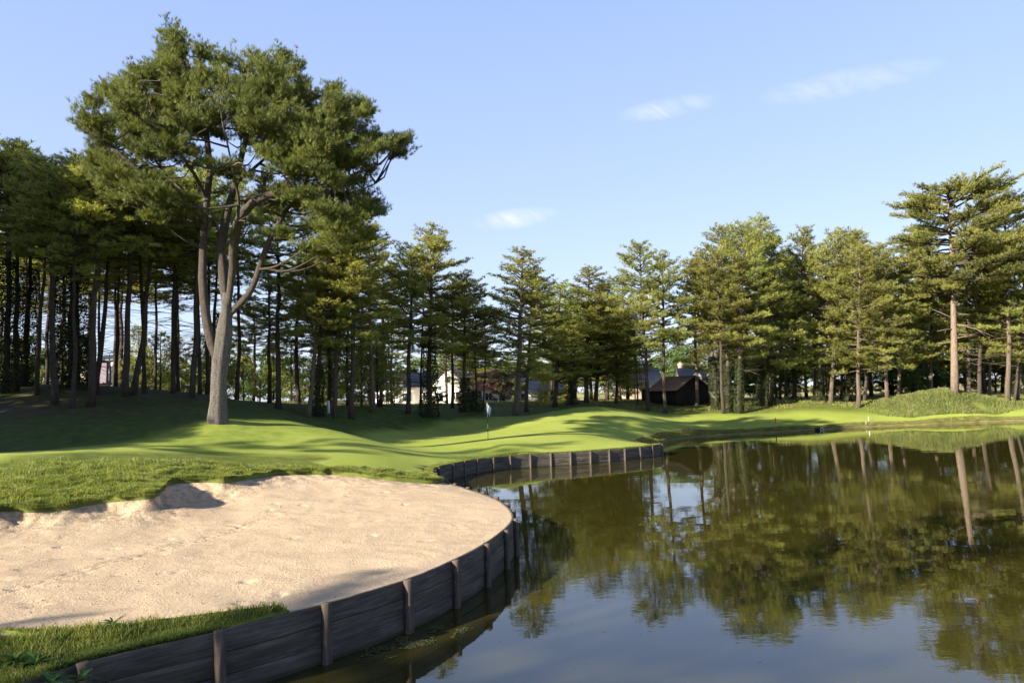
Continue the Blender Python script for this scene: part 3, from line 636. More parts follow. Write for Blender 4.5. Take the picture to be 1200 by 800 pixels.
def build_wall():
    A = arc(wall_line)
    root = empty('retaining_wall', (wall_line[J1][0], wall_line[J1][1], 0))
    tag(root, 'weathered timber plank retaining wall with posts curving round the sand bunker and green', 'retaining wall')
    off = np.array([wall_line[J1][0], wall_line[J1][1], 0])
    posts = []                                                    # arc positions
    for (px, py, z) in WALLPX[1:15]: posts.append(A[near_idx(Pz(px, py, z), wall_line)])
    s = posts[-1]+1.6
    far0 = A[near_idx(Pz(529, 543.8, .71), wall_line)]
    while s < far0-.7: posts.append(s); s += 1.5
    for (px, py, z) in WALLPX[19:]: posts.append(A[near_idx(Pz(px, py, z), wall_line)])
    last = A[-1]; extra = [p for p in posts if p < last-.2]; posts = sorted(extra)+[last-.06]
    posts = [posts[0]-1.65]+posts
    step = .12
    def at(s):
        x = np.interp(s, A, wall_line[:, 0]); y = np.interp(s, A, wall_line[:, 1]); z = np.interp(s, A, wall_line[:, 2])
        x2 = np.interp(s+.15, A, wall_line[:, 0])-np.interp(s-.15, A, wall_line[:, 0]); y2 = np.interp(s+.15, A, wall_line[:, 1])-np.interp(s-.15, A, wall_line[:, 1])
        l = math.hypot(x2, y2)+1e-9; return x, y, z, y2/l, -x2/l         # normal towards the water
    mb = MB(); rg = random.Random(8)
    bays = [0.05]+posts+([] if posts[-1] > last-.1 else [last])
    for a, b in zip(bays[:-1], bays[1:]):
        n = max(2, int((b-a)/step)+1); ss = np.linspace(a+.004, b-.004, n)
        nb = 4; hts = np.linspace(0, 1, nb+1)
        ztop = .015
        for k in range(nb):
            o0 = rg.uniform(-.006, .008); sag0 = rg.uniform(-.006, .006); sag1 = rg.uniform(-.006, .006); uo = rg.uniform(0, 60)
            V = []; UV = []
            for i, s_ in enumerate(ss):
                x, y, z, nx, ny = at(s_); t = i/(n-1); sg = sag0*(1-t)+sag1*t
                zb = -.35+(z+ztop+.35)*hts[k]+sg+.004; zt = -.35+(z+ztop+.35)*hts[k+1]+sg-.004
                if k == nb-1: zt = z+ztop+sg*.6
                i0 = .0; i1 = .055+o0
                for (q, zz) in ((i1, zb), (i1+.002, zb+.012), (i1+.002, zt-.012), (i1-.002, zt), (i0, zt), (i0, zb)):
                    V.append((x+nx*q, y+ny*q, zz)); UV.append((s_+uo, zz+uo*.7+k*3))
            V = np.array(V)-off; F4 = []
            for i in range(n-1):
                for j in range(6): F4.append((i*6+j, i*6+(j+1) % 6, (i+1)*6+(j+1) % 6, (i+1)*6+j))
            F4 += [(0, 1, 2, 3), ((n-1)*6+3, (n-1)*6+2, (n-1)*6+1, (n-1)*6)]
            F4 += [(0, 3, 4, 5), ((n-1)*6+5, (n-1)*6+4, (n-1)*6+3, (n-1)*6)]
            mb.add(V, F4=F4, uv=UV)
    mb.build('plank_facing', mat_plank(), root)
    mp = mat_post()
    for s_ in posts:
        x, y, z, nx, ny = at(min(s_, last-.05)); m = MB(); hgt = z+.035+rg.uniform(-.02, .025)
        wdt = rg.uniform(.125, .15) if s_ < far0 else .11; dep = rg.uniform(.10, .12) if s_ < far0 else .07
        m.box((0, 0, (hgt-.8)/2), (dep, wdt, hgt+.8), bev=.012)
        o = m.build('post', mp, root)
        o.location = (x+nx*(.062+dep/2)-off[0], y+ny*(.062+dep/2)-off[1], 0); o.rotation_euler = (rg.uniform(-.02, .02), rg.uniform(-.02, .02), math.atan2(ny, nx)+rg.uniform(-.05, .05))
build_wall()

# ------------------------------------------------------------------ foliage
def nrm(a): return a/(np.linalg.norm(a, axis=-1, keepdims=True)+1e-9)
def tufts_mesh(name, Pt, D, k, ln, w, mat, seed=0, spread=.85, cl=None):
    """each tuft: k slim needles-bundles fanning about D"""
    r = np.random.default_rng(seed); n = len(Pt)
    dirs = nrm(D[:, None, :]*1.0+r.normal(0, spread*.6, (n, k, 3))); L = ln*r.uniform(.65, 1.15, (n, k, 1))
    side = nrm(np.cross(dirs, r.normal(0, 1, (n, k, 3)))); base = Pt[:, None, :]+r.normal(0, ln*.12, (n, k, 3)); ww = w*r.uniform(.7, 1.2, (n, k, 1))
    a = base-side*ww*.5; b = base+side*ww*.5; c = base+dirs*L
    V = np.stack([a, b, c], 2).reshape(-1, 3); F = np.arange(n*k*3).reshape(-1, 3)
    t = (r.random(n) if cl is None else cl)
    tint = np.repeat(np.clip(t[:, None]+r.normal(0, .12, (n, k)), 0, 1).ravel(), 3)
    return mesh_np(name, V, F, mat, tint=tint)
def leaves_mesh(name, Pt, Nn, size, mat, seed=0, cl=None):
    r = np.random.default_rng(seed); n = len(Pt); Nn = nrm(Nn+r.normal(0, .5, (n, 3)))
    u = nrm(np.cross(Nn, r.normal(0, 1, (n, 3)))); v = np.cross(Nn, u); s = size*r.uniform(.6, 1.2, (n, 1))
    V = np.stack([Pt-u*s*.5, Pt+v*s*.28, Pt+u*s*.55, Pt-v*s*.28], 1).reshape(-1, 3); F = np.arange(n*4).reshape(-1, 4)
    t = r.random(n) if cl is None else cl
    return mesh_np(name, V, F, mat, tint=np.repeat(t, 4))

def branch_with_twigs(mb, r, start, dirv, L, rad, PT, DT, CT, twig_gap=.34, up=.25, t0=.3, tuft_gap=.16, twl=.42, vis=True, droop=0.0):
    """one bough: curved axis, side twigs in a flattish fan, tufts on the twigs"""
    n = 7; t = np.linspace(0, 1, n)
    dirv = nrm(dirv); side0 = nrm(np.cross(dirv, [0, 0, 1.0])); bend = r.normal(0, .14)
    ax = start+dirv*L*t[:, None]+np.array([0, 0, 1.0])*(up*L*(t**2)*.5-droop*L*t*(1-t))[:, None]+side0*(bend*L*t*t)[:, None]
    ax[1:-1] += r.normal(0, .025*L, (n-2, 3))
    mb.tube(ax, rad*(1-.8*t), 5, cap=False)
    shade = r.uniform(.15, .85)
    m = max(3, int(L*(1-t0)/twig_gap)*2)
    for q in range(m+1):
        if q == m: tt = 1.0
        else: tt = t0+(1-t0)*(q+r.random())/m
        p = np.array([np.interp(tt, t, ax[:, c]) for c in range(3)])
        tw = (twl*L*(1.05-tt)+.32)*r.uniform(.7, 1.25); tw = min(tw, 1.5)
        sgn = 1 if q % 2 else -1
        d = nrm(dirv*r.uniform(.5, 1.0)+side0*sgn*r.uniform(.4, 1.0)*(0 if q == m else 1)+np.array([0, 0, r.uniform(-.08, .75)]))
        e = p+d*tw
        if vis and tw > .45: mb.tube(np.array([p, p+d*tw*.5+np.array([0, 0, .03]), e]), [rad*.28, rad*.2, rad*.1], 3, cap=False)
        nt = max(3, int(tw/tuft_gap)); s = (np.arange(nt)+r.random(nt))/nt*.85+.2
        pts = p+d*(tw*s)[:, None]+r.normal(0, .07, (nt, 3)); PT.append(pts)
        DT.append(nrm(d*.7+np.array([0, 0, .75])+r.normal(0, .35, (nt, 3)))); CT.append(np.clip(shade+r.normal(0, .14, nt), 0, 1))

def make_pine(kind, seed):
    """a unit pine of height 18 m and crown radius 3 m: returns (trunk mesh, crown mesh)"""
    r = np.random.default_rng(seed); H = 18.0; R = 3.0
    cs, nb, gap, tg = {'A': (.33, 72, .27, .125), 'B': (.42, 60, .28, .125), 'C': (.20, 84, .29, .13), 'D': (.44, 40, .30, .13), 'E': (.60, 46, .27, .12)}[kind]
    mb = MB(); n = 14; t = np.linspace(0, 1, n)
    wx = np.cumsum(r.normal(0, .04, n)); wy = np.cumsum(r.normal(0, .04, n)); wx -= wx[0]; wy -= wy[0]
    wx *= (1-t*.3); wy *= (1-t*.3)
    ax = np.stack([wx, wy, t*H*.985], 1); ax[0, 2] = -.4
    rad = .145*(1-t)**.7+.015; rad[0] *= 1.3
    if kind == 'D': rad *= .7
    mb.tube(ax, rad, 9, cap=True, wob=.10, rng=r)
    PT, DT, CT = [], [], []
    lop = r.uniform(0, 2*math.pi)
    az = r.uniform(0, 6.28)
    for i in range(nb):
        u = (i+r.random()*.8)/nb; h = H*(cs+(1-cs)*u**.92*.985)
        az += 2.4+r.normal(0, .35)
        if kind == 'C': prof = (1-u)**.62*(.80+.2*min(1, u/.2))
        else: prof = (1-u)**.52*(.55+.45*min(1, u/.3))
        L = R*prof*r.uniform(.62, 1.15)*(1+.16*math.cos(az-lop))+.25
        if r.random() < .07: L *= .35
        st = np.array([np.interp(h/H, t, ax[:, 0]), np.interp(h/H, t, ax[:, 1]), h])
        el = .05+.60*u**1.5+r.normal(0, .20)-(.12 if u < .25 else 0)
        d = np.array([math.cos(az)*math.cos(el), math.sin(az)*math.cos(el), math.sin(el)])
        branch_with_twigs(mb, r, st, d, L, .035+.016*L, PT, DT, CT, twig_gap=gap, up=.18+.25*u, t0=.22 if u > .5 else .34, tuft_gap=tg)
    # leader
    branch_with_twigs(mb, r, ax[-2], np.array([0.05, 0, 1.0]), .9, .04, PT, DT, CT, up=0, t0=.1)
    # dead stubs
    for i in range({'A': 14, 'B': 22, 'C': 4, 'D': 16, 'E': 34}[kind]):
        h = H*r.uniform(.16, cs+.05); a = r.uniform(0, 6.28); L = r.uniform(.4, 2.0)
        st = np.array([np.interp(h/H, t, ax[:, 0]), np.interp(h/H, t, ax[:, 1]), h]); d = np.array([math.cos(a), math.sin(a), r.uniform(-.25, .25)])
        mb.tube(np.array([st, st+d*L*.5+[0, 0, .04], st+d*L+[0, 0, r.uniform(-.25, .1)]]), [.028, .02, .007], 4, cap=False)
    Pt = np.vstack(PT); D = np.vstack(DT); C = np.concatenate(CT)
    crown = tufts_mesh('pine_crown', Pt, D, 10, .27, .038, M_NEEDLE, seed, cl=C)
    return mb.mesh('pine_trunk', M_BARK, smooth=True), crown
PROTO = {}
for kd, ns in (('A', 4), ('B', 4), ('C', 3), ('D', 2), ('E', 4)):
    PROTO[kd] = [make_pine(kd, 100+i*7+ord(kd)) for i in range(ns)]

def make_broadleaf(seed, mat, H=6.0, R=2.4, nl=9000, low=.12, size=.2, conic=False):
    r = np.random.default_rng(seed); mb = MB(); t = np.linspace(0, 1, 6)
    ax = np.stack([np.cumsum(r.normal(0, .05, 6)), np.cumsum(r.normal(0, .05, 6)), t*H*.8], 1); ax[0] = (0, 0, -.3); mb.tube(ax, .13*(1-t*.8), 7)
    PT, NN, CL = [], [], []; nc = 42
    for i in range(nc):
        z = low*H+(H*(1-low))*r.random()**.9*.93; u = (z/H-low)/(1-low)
        rr = R*((1-u)**.8 if conic else math.sqrt(max(.02, 1-(2*u-.85)**2*.75)))*r.uniform(.35, .95); a = r.uniform(0, 6.28)
        c = np.array([rr*math.cos(a), rr*math.sin(a), z]); rad = r.uniform(.35, .75)*R/2.4
        j = min(4, int(u*5)); mb.tube(np.array([ax[j], (ax[j]+c)/2+[0, 0, .1], c]), [.045, .03, .012], 4, cap=False)
        n = nl//nc; q = nrm(r.normal(0, 1, (n, 3))); pr = c+q*np.array([1, 1, .62])*rad*r.uniform(.45, 1.1, (n, 1))
        PT.append(pr); NN.append(q+[0, 0, .5]); s = r.uniform(.2, .8); CL.append(np.clip(s+r.normal(0, .18, n), 0, 1))
    return mb.mesh('tree_trunk', M_BARK), leaves_mesh('leafy_crown', np.vstack(PT), np.vstack(NN), size, mat, seed, np.concatenate(CL))
BL = [make_broadleaf(31, M_LEAF), make_broadleaf(32, M_LEAF, low=.08), make_broadleaf(33, M_LEAF, R=2.9)]
BLR = make_broadleaf(35, M_REDLEAF); BLY = make_broadleaf(36, M_YELLEAF, low=.02)
def make_young(seed):                                              # bushy young conifer, foliage to the ground
    r = np.random.default_rng(seed); mb = MB(); H = 6.0; mb.tube(np.array([(0, 0, -.3), (0, 0, 3), (0, 0, 5.9)]), [.1, .07, .02], 6)
    PT, DT, CT = [], [], []; az = 0
    for i in range(46):
        u = (i+r.random())/46; az += 2.4+r.normal(0, .3); L = 1.9*(1-u)**.75*r.uniform(.7, 1.15)+.2; el = .15+.5*u
        branch_with_twigs(mb, r, np.array([0, 0, .25+u*5.5]), np.array([math.cos(az), math.sin(az), el]), L, .02, PT, DT, CT, twig_gap=.34, t0=.2, tuft_gap=.17, vis=False)
    return mb.mesh('sapling_trunk', M_BARK), tufts_mesh('sapling_crown', np.vstack(PT), np.vstack(DT), 7, .26, .05, M_NEEDLE, seed, cl=np.concatenate(CT))
YC_ = [make_young(51), make_young(52)]

def ivy_mesh(seed, H, top, conic):
    r = np.random.default_rng(seed); n = int(9500*top+800)
    h = r.random(n)**1.1*H*top; a = r.uniform(0, 6.28, n)
    lump = .75+.35*np.sin(h*1.9+a*2+seed)+.25*np.sin(h*4.1-a*3)
    rad = (.33+.22*lump*(1-(h/(H*top))**2)+r.random(n)*.12)*(1.5-h/(H*top) if conic else 1)
    Pt = np.stack([rad*np.cos(a), rad*np.sin(a), h], 1); N_ = np.stack([np.cos(a), np.sin(a), .3+0*a], 1)
    return leaves_mesh('ivy', Pt, N_, .14, M_IVY, seed)
IVY = {}
def place_tree(base, top_h, R, kind, label, name='pine_tree', group=None, ivy=0, lean=None, rot=None, rz=0, cat='pine tree', protos=None, refH=18.0, refR=3.0, barkmat=None):
    sc = (R/refR, R/refR, top_h/refH)
    root = empty(name, base, (0, 0, 0), sc)
    root.rotation_mode = 'QUATERNION'
    q = Matrix.Rotation(rz, 4, 'Z')
    if lean is not None:
        v = Vector((lean[0], lean[1], top_h)).normalized(); q = v.to_track_quat('Z', 'Y').to_matrix().to_4x4() @ q
    root.rotation_quaternion = q.to_quaternion()
    tag(root, label, cat, group)
    tr, cr = protos
    to = obj('trunk', tr, root)
    if barkmat: to.material_slots[0].link = 'OBJECT'; to.material_slots[0].material = barkmat
    obj('crown', cr, root)
    if ivy > 0:
        key = (round(ivy, 1), 'cone' in (label or '')); 
        if key not in IVY: IVY[key] = ivy_mesh(int(ivy*100), refH, ivy*.72, key[1])
        o = obj('ivy', IVY[key], root)
        k_ = (1.0 if ivy < .6 else 1.3 if ivy < .9 else 2.0)*refR/R; o.scale = (k_, k_, 1)
    return root
rt = random.Random(77)
for i, (bx, by, d, tx, ty, kd, R, ivy, label) in enumerate(T):
    b = P(bx, by, d); z = g1(b[0], b[1]); tp = P(tx, ty, d)
    Hh = tp[2]-z; lx = tp[0]-b[0]
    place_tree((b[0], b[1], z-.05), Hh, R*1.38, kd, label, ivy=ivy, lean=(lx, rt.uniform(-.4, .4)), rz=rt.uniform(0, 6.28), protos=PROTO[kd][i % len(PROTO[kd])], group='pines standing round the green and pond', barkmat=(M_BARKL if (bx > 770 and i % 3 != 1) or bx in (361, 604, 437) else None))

# trees of the wood further back
def back(xs, d0, d1, h0, h1, kinds, label, group, R=4.2, seed=1, dens=None, name='pine_tree', cat='pine tree'):
    r = random.Random(seed)
    for x in xs:
        d = r.uniform(d0, d1); p = P(x+r.uniform(-7, 7), 470, d); z = g1(p[0], p[1]); k = r.choice(kinds)
        place_tree((p[0], p[1], z-.05), r.uniform(h0, h1), R*r.uniform(.85, 1.15), k, label, group=group, rz=r.uniform(0, 6.28), lean=(r.uniform(-.4, .4), 0), protos=r.choice(PROTO[k]), name=name, cat=cat)
back(range(-30, 270, 34), 64, 84, 15, 17, 'E', 'high-crowned pine deep in the left wood behind the front trunks', 'high pines deep in the left wood', seed=22)
back(range(290, 470, 30), 62, 84, 11, 15.5, 'BAC', 'shaded pine deep in the left wood behind the front trunks', 'pines deep in the left wood', seed=2)
back([q for q in range(735, 1240, 19) if not 752 < q < 842], 90, 112, 13, 16.5, 'ACC', 'dim pine deep in the right wood behind the front trunks', 'pines deep in the right wood', seed=3)
back((465, 520, 640, 658, 676, 694, 712, 728, 560), 88, 104, 11, 14, 'AC', 'pine rising beyond the middle trees in front of the houses', 'pines beyond the middle trees', seed=4)
def low(xs, d0, d1, h0, h1, label, group, protos, name, cat, seed, ref=(6.0, 2.4), R=2.6):
    r = random.Random(seed)
    for x in xs:
        d = r.uniform(d0, d1); p = P(x+r.uniform(-6, 6), 470, d); z = g1(p[0], p[1]); h = r.uniform(h0, h1)
        place_tree((p[0], p[1], z-.05), h, R*r.uniform(.85, 1.2), 'x', label, name=name, group=group, rz=r.uniform(0, 6.28), protos=r.choice(protos), cat=cat, refH=ref[0], refR=ref[1])
back((2, 14, 26, 36, 50, 60, 74, 96, 118, 130, 142, 168, 182, 196, 214, 232), 52, 66, 14, 17, 'E', 'slim straight dark trunk among the crowded pines of the left wood', 'slim pines of the left wood', R=2.9, seed=23)
low(range(-20, 100, 24), 66, 80, 4, 6.5, 'leafy green bush behind the dark trunks of the left wood', 'bushes behind the left wood', BL, 'bush', 'bush', 11)
low(range(160, 470, 26), 66, 82, 5, 8, 'bushy young conifer filling the gap behind the trunks left of centre', 'young conifers left of centre', YC_, 'young_conifer', 'conifer', 12, R=2.6)
low(range(860, 1230, 26), 86, 98, 3.5, 6, 'leafy undergrowth bush glimpsed between the trunks of the right wood', 'bushes in the right wood', BL+YC_, 'bush', 'bush', 13)
low(range(-60, 1290, 45), 165, 190, 11, 17, 'hazy green tree in the far belt beyond the houses', 'far belt of trees beyond the houses', BL, 'broadleaf_tree', 'tree', 14, R=7)
low((700, 722, 742), 96, 104, 4, 6, 'dark bush behind the left end of the black shed', 'bushes behind the black shed', YC_, 'bush', 'bush', 15)
def one(px, d, h, R, label, protos, name, cat, ref=(6.0, 2.4), rz=.5):
    p = P(px, 470, d); z = g1(p[0], p[1]); return place_tree((p[0], p[1], z-.05), h, R, 'x', label, name=name, rz=rz, protos=protos, cat=cat, refH=ref[0], refR=ref[1])
one(586, 92, 4.6, 2.0, 'copper-leaved small tree between the red-roofed villa and the pale pine', BLR, 'broadleaf_tree', 'tree')
one(600, 98, 6.6, 2.2, 'fresh green small tree behind the pale-trunked pine', BL[0], 'broadleaf_tree', 'tree')
one(638, 86, 3.2, 1.2, 'small dark young conifer in front of the long grey roof', YC_[0], 'young_conifer', 'conifer')
one(513, 84, 2.4, 1.3, 'green garden bush at the foot of the white gable', BL[1], 'bush', 'bush')
one(547, 86, 2.0, 1.2, 'round bush beside the three close dark trunks', BL[2], 'bush', 'bush')
one(640, 104, 2.0, 2.4, 'yellow-green hedge bush before the long grey roof, left one', BLY, 'bush', 'bush')
one(655, 103, 2.2, 2.2, 'yellow-green hedge bush before the long grey roof, right one', BLY, 'bush', 'bush')
one(832, 92, 3.0, 1.3, 'golden bush glowing below the white dormer house', BLY, 'bush', 'bush')
one(800, 150, 9, 5, 'round green tree rising behind the slate roof of the dormer house', BL[2], 'broadleaf_tree', 'tree')
one(548, 88, 1.6, 1.3, 'yellowish low bush by the red-roofed villa', BLY, 'bush', 'bush')
one(462, 76, 3.2, 1.6, 'dull green bush in front of the white villa', YC_[1], 'bush', 'bush')
one(1070, 84, 3.8, 2.0, 'pale green bush on the back of the grassy hump', BL[1], 'bush', 'bush')

# pines just outside the picture on the left: they throw the long shadows that lie across the green and the bunker
rs = random.Random(21)
cA, sA, tE = math.cos(SUN_A), math.sin(SUN_A), math.tan(SUN_EL)
def uv_xy(u, p): return u*cA-p*sA, u*sA+p*cA
def xy_uv(x, y): return x*cA+y*sA, -x*sA+y*cA
rim = sorted([xy_uv(*q)[::-1] for q in ((-18.6, 26), (-17.2, 30), (-16.4, 33.5), (-15.4, 37), (-12, 41.5), (-8.5, 48), (-4, 56))])
rim_p = [q[0] for q in rim]; rim_u = [q[1] for q in rim]
edge_wood = [(*uv_xy(-29.5, 9.2-.05*29.5+.7), 21, 4.3, 'C')]
pp = rim_p[0]+.4; kk = 0
while pp < 50:
    ut = float(np.interp(pp, rim_p, rim_u)); hh = float(np.interp(pp, [33, 40, 46, 50], [10, 12, 15.5, 18]))
    for row in range(3):
        if row == 2 and kk % 2: continue
        H_ = hh+row*2.6+rs.uniform(-.2, .5); u_ = ut-(H_-.6)/tE+rs.uniform(-.4, .4); x, y = uv_xy(u_, pp+row*.5); edge_wood.append((x, y, H_, 2.5+.07*(pp-33)+.5*row, 'C'))
    pp += 1.25+.05*(pp-33); kk += 1
for pp in np.arange(50, 69, 2.4):
    for row in range(2):
        x, y = uv_xy(-9-9*row+rs.uniform(-1, 1), pp+1.2*row); edge_wood.append((x, y, 24.5+rs.uniform(-1, 1), 4.8, 'A'))
for k, (x, y, h, R_, k_) in enumerate(edge_wood):
    place_tree((x, y, g1(x, y)-.05), h, R_, k_, 'pine in the wood beyond the left edge of the picture', group='pines beyond the left edge', rz=rs.uniform(0, 6), protos=rs.choice(PROTO[k_]))
us_, ps_ = xy_uv(-11.5, 32.6); x, y = uv_xy(us_-36, ps_); place_tree((x, y, g1(x, y)-.05), 21.5, 1.9, 'D', 'pine in the wood beyond the left edge of the picture', group='pines beyond the left edge', protos=PROTO['D'][0])
# ------------------------------------------------------------------ the big forked pine
def big_pine():
    root = empty('forked_pine', HERO_BASE - np.array([0, 0, .05])); tag(root, 'large old forked pine with a spreading crown on the mown mound', 'pine tree')
    root.location.z = g1(HERO_BASE[0], HERO_BASE[1])-.05
    O = np.array(root.location); r = np.random.default_rng(4)
    def W3(px, py, dd=0.0): return P(px, py, HERO_D+dd)-O
    def stem(pts, r0, r1, sides=10, power=1.0):
        c = np.array([W3(*q) for q in pts]); c = catmull(c, .18) if True else c
        n = len(c); t = np.linspace(0, 1, n); rad = r0+(r1-r0)*t**power
        c = c+r.normal(0, .012, c.shape); return c, rad
    skel = []
    # bole
    m = MB(); c, rad = stem([(255, 497, 0), (256, 470, 0), (257, 440, 0), (259.5, 415, 0), (263, 388, 0), (265, 365, 0), (266, 343, 0)], .54, .40, 16)
    h = c[:, 2]; rad = .375+.15*np.exp(-np.maximum(h, 0)/.45)+.05*np.exp(-((h-3.3)/.8)**2); rad = rad*np.clip((len(rad)-np.arange(len(rad)))/3.0, .5, 1)
    # fluted bole
    def fluted(mb, c, rad, sides=40, seed=0):
        a = np.arange(sides)*2*math.pi/sides; rr = np.random.default_rng(seed); ph = rr.uniform(0, 6, 6)
        fl = sum(rr.uniform(.3, 1)*np.sin(k_*a+ph[i]) for i, k_ in enumerate((3, 5, 7, 11, 13, 17)))
        path = c; T_ = np.gradient(path, axis=0); T_ = nrm(T_); U = nrm(np.cross(T_, [1.0, 0, 0])); V_ = np.cross(T_, U); n = len(path)
        tw = np.arange(n)[:, None]*.02
        fl2 = sum(.45*np.sin(k_*(a[None, :]+tw)+ph[i]) for i, k_ in enumerate((4, 7, 9, 13, 16, 19)))
        R_ = rad[:, None]*(1+.035*fl2)+rr.normal(0, .008, (n, sides))
        pts = path[:, None, :]+R_[..., None]*(np.cos(a)[None, :, None]*U[:, None, :]+np.sin(a)[None, :, None]*V_[:, None, :])
        i = np.arange(n-1)[:, None]*sides; j = np.arange(sides)[None, :]; k2 = (j+1) % sides
        mb.add(pts.reshape(-1, 3), F4=np.stack([i+j, i+sides+j, i+sides+k2, i+k2], -1).reshape(-1, 4))
    fluted(m, c, rad); m.build('trunk', M_BARKG, root, smooth=True)
    limbs = [
        ([(258, 440, 0), (254, 421, -.1), (248.5, 403, -.15), (243, 380, -.2), (239, 354, -.2), (237, 325, -.2), (238, 292, -.1), (240, 262, 0), (243, 232, .2), (246, 200, .3), (243, 165, .2), (236, 125, .1), (222, 80, 0), (205, 45, 0)], .28, .05),
        ([(265, 378, .05), (264.0, 350, .1), (261, 318, .3), (259, 290, .5), (265, 255, .7), (276, 215, .9), (286, 170, 1.1), (300, 120, 1.2), (308, 75, 1.2)], .31, .05),
        ([(266, 374, 0), (269, 346, -.1), (272, 312, -.3), (274, 285, -.6), (282, 255, -1.2), (300, 235, -1.6), (327, 226, -2.0), (365, 222, -2.4), (405, 208, -2.6), (445, 192, -2.7)], .28, .05),
        ([(262, 388, 0), (270, 368, 0), (282, 355, .1), (295, 339, .1), (303, 315, 0), (310, 295, -.1), (322, 268, -.1), (340, 240, 0), (362, 205, .1), (385, 165, .2), (402, 125, .2)], .20, .05),
        ([(239, 268, 0), (228, 252, -.3), (210, 238, -.7), (186, 220, -1.2), (160, 198, -1.7), (130, 172, -2.0), (98, 152, -2.2)], .14, .035),
        ([(262, 300, .4), (250, 260, 1.3), (225, 235, 2.2), (195, 205, 2.9), (165, 165, 3.2), (140, 125, 3.2)], .13, .035),
        ([(243, 235, .2), (228, 205, -.6), (205, 170, -1.6), (180, 130, -2.2), (165, 95, -2.4)], .11, .03),
        ([(276, 215, .9), (300, 195, 1.8), (335, 165, 2.6), (365, 130, 3.0)], .11, .03),
        ([(272, 280, -.8), (280, 240, -1.9), (272, 195, -2.8), (262, 150, -3.2), (255, 105, -3.0)], .11, .03),
        ([(327, 226, -2.0), (345, 200, -2.4), (355, 165, -2.6), (345, 125, -2.4)], .09, .03),
        ([(340, 240, 0), (375, 232, 1.0), (415, 225, 1.6), (440, 215, 2.0)], .10, .03),
    ]
    for (pts, r0, r1) in limbs:
        m = MB(); c, rad = stem(pts, r0, r1, power=.8); nn = max(3, int(len(c)*.14)); rad[:nn] *= np.linspace(.45, 1, nn); m.tube(c, rad, 12, cap=True, wob=.12, rng=r); m.build('limb', M_BARKR, root, smooth=True)
        k0 = int(len(c)*.25); skel.append(c[k0:])
    SK = np.vstack(skel)
    # crown outline of the photographed silhouette, filled in depth
    OUT = [(69, 129), (94, 131), (104, 112), (121, 92), (137, 100), (150, 90), (158, 69), (183, 71), (183, 46), (202, 17), (217, 42), (229, 54), (250, 58), (256, 67), (292, 65), (306, 48), (342, 65), (358, 83), (362, 108), (375, 104), (396, 96), (433, 121), (442, 142), (454, 142), (452, 156), (471, 156), (487, 171), (479, 200), (462, 217), (442, 205), (446, 235), (452, 266), (430, 298), (392, 314), (350, 306), (320, 288), (308, 268), (292, 236), (262, 248), (240, 248), (215, 266), (180, 267), (137, 250), (104, 225), (100, 183), (83, 158)]
    poly = np.array(OUT, float); cen = W3(265, 165, 0)
    pads = []; pe = []; tries = 0
    while len(pads) < 235 and tries < 60000:
        tries += 1
        px = r.uniform(74, 486); py = r.uniform(22, 315)
        if not inside(np.array([px]), np.array([py]), poly)[0]: continue
        e, _ = seg_dist(np.array([px]), np.array([py]), np.hstack([np.vstack([poly, poly[:1]]), np.zeros((len(poly)+1, 1))])); e = e[0]
        if e < 9: continue
        dmax = 4.6*math.sqrt(min(1, e/75)); dd = r.uniform(-dmax, dmax)
        q = ((px-262)/62)**2+((py-205)/34)**2
        if q < 1 and r.random() < .78: continue
        w = W3(px, py, dd)
        if any(np.linalg.norm((w-o)*[1, .8, 1.25]) < .86 for o in pads): continue
        pads.append(w); pe.append(e)
    mb = MB(); PT, DT, CT = [], [], []
    for w, e_ in zip(pads, pe):
        dist = np.linalg.norm((SK-w)*[1, 1, 1.2]+[0, 0, 0], axis=1)+np.where(SK[:, 2] > w[2]-.1, 1.2, 0); j = int(dist.argmin()); s = SK[j]
        mid = (s+w)/2+np.array([0, 0, -.12*np.linalg.norm(w-s)])+r.normal(0, .08, 3)
        pth = catmull(np.array([s, mid, w]), .3); L = np.linalg.norm(w-s)
        mb.tube(pth, np.linspace(.03+.014*L, .022, len(pth)), 6, cap=False)
        outd = nrm((w-cen)*np.array([1, 1, .55])); base_d = nrm(w-mid)
        shade = r.uniform(-.15, .15)
        for k in range(10):
            a = r.uniform(0, 6.28); d = nrm(outd*.75+base_d*.25+np.array([math.cos(a)*.95, math.sin(a)*.95, r.uniform(-.12, .5)]))
            n0 = len(CT); branch_with_twigs(mb, r, w-d*.15, d, (r.uniform(.55, 1.1) if k < 7 else r.uniform(.9, 1.6))*min(1, max(.5, e_/30)), .02, PT, DT, CT, twig_gap=.26, up=.55, t0=.15, tuft_gap=.105, twl=.5)
            for z in range(n0, len(CT)): CT[z] = np.clip(CT[z]*.8+.1+shade, 0, 1)
    mb.build('branchwork', M_BARKR, root)
    # dead twigs in the open heart of the crown
    for k in range(26):
        m = MB(); s = SK[r.integers(len(SK))]
        if abs(s[0]-cen[0]) > 2.2 or s[2] > cen[2]+1.5: continue
        a = r.uniform(0, 6.28); d = np.array([math.cos(a), math.sin(a), r.uniform(-.2, .5)]); L = r.uniform(.7, 1.9)
        p = np.array([s, s+d*L*.4+r.normal(0, .06, 3), s+d*L*.7+r.normal(0, .1, 3), s+d*L+r.normal(0, .15, 3)]); m.tube(p, [.03, .022, .015, .006], 5, cap=False)
        m.tube(np.array([p[1], p[1]+r.normal(0, .35, 3)]), [.015, .005], 4, cap=False); m.tube(np.array([p[2], p[2]+r.normal(0, .3, 3)]), [.012, .004], 4, cap=False)
        m.build('dead_branch', M_BARKP, root)
    obj('crown', tufts_mesh('forked_pine_crown', np.vstack(PT), np.vstack(DT), 15, .22, .018, M_NEEDLE_BIG, 9, spread=.6, cl=np.concatenate(CT)), root)
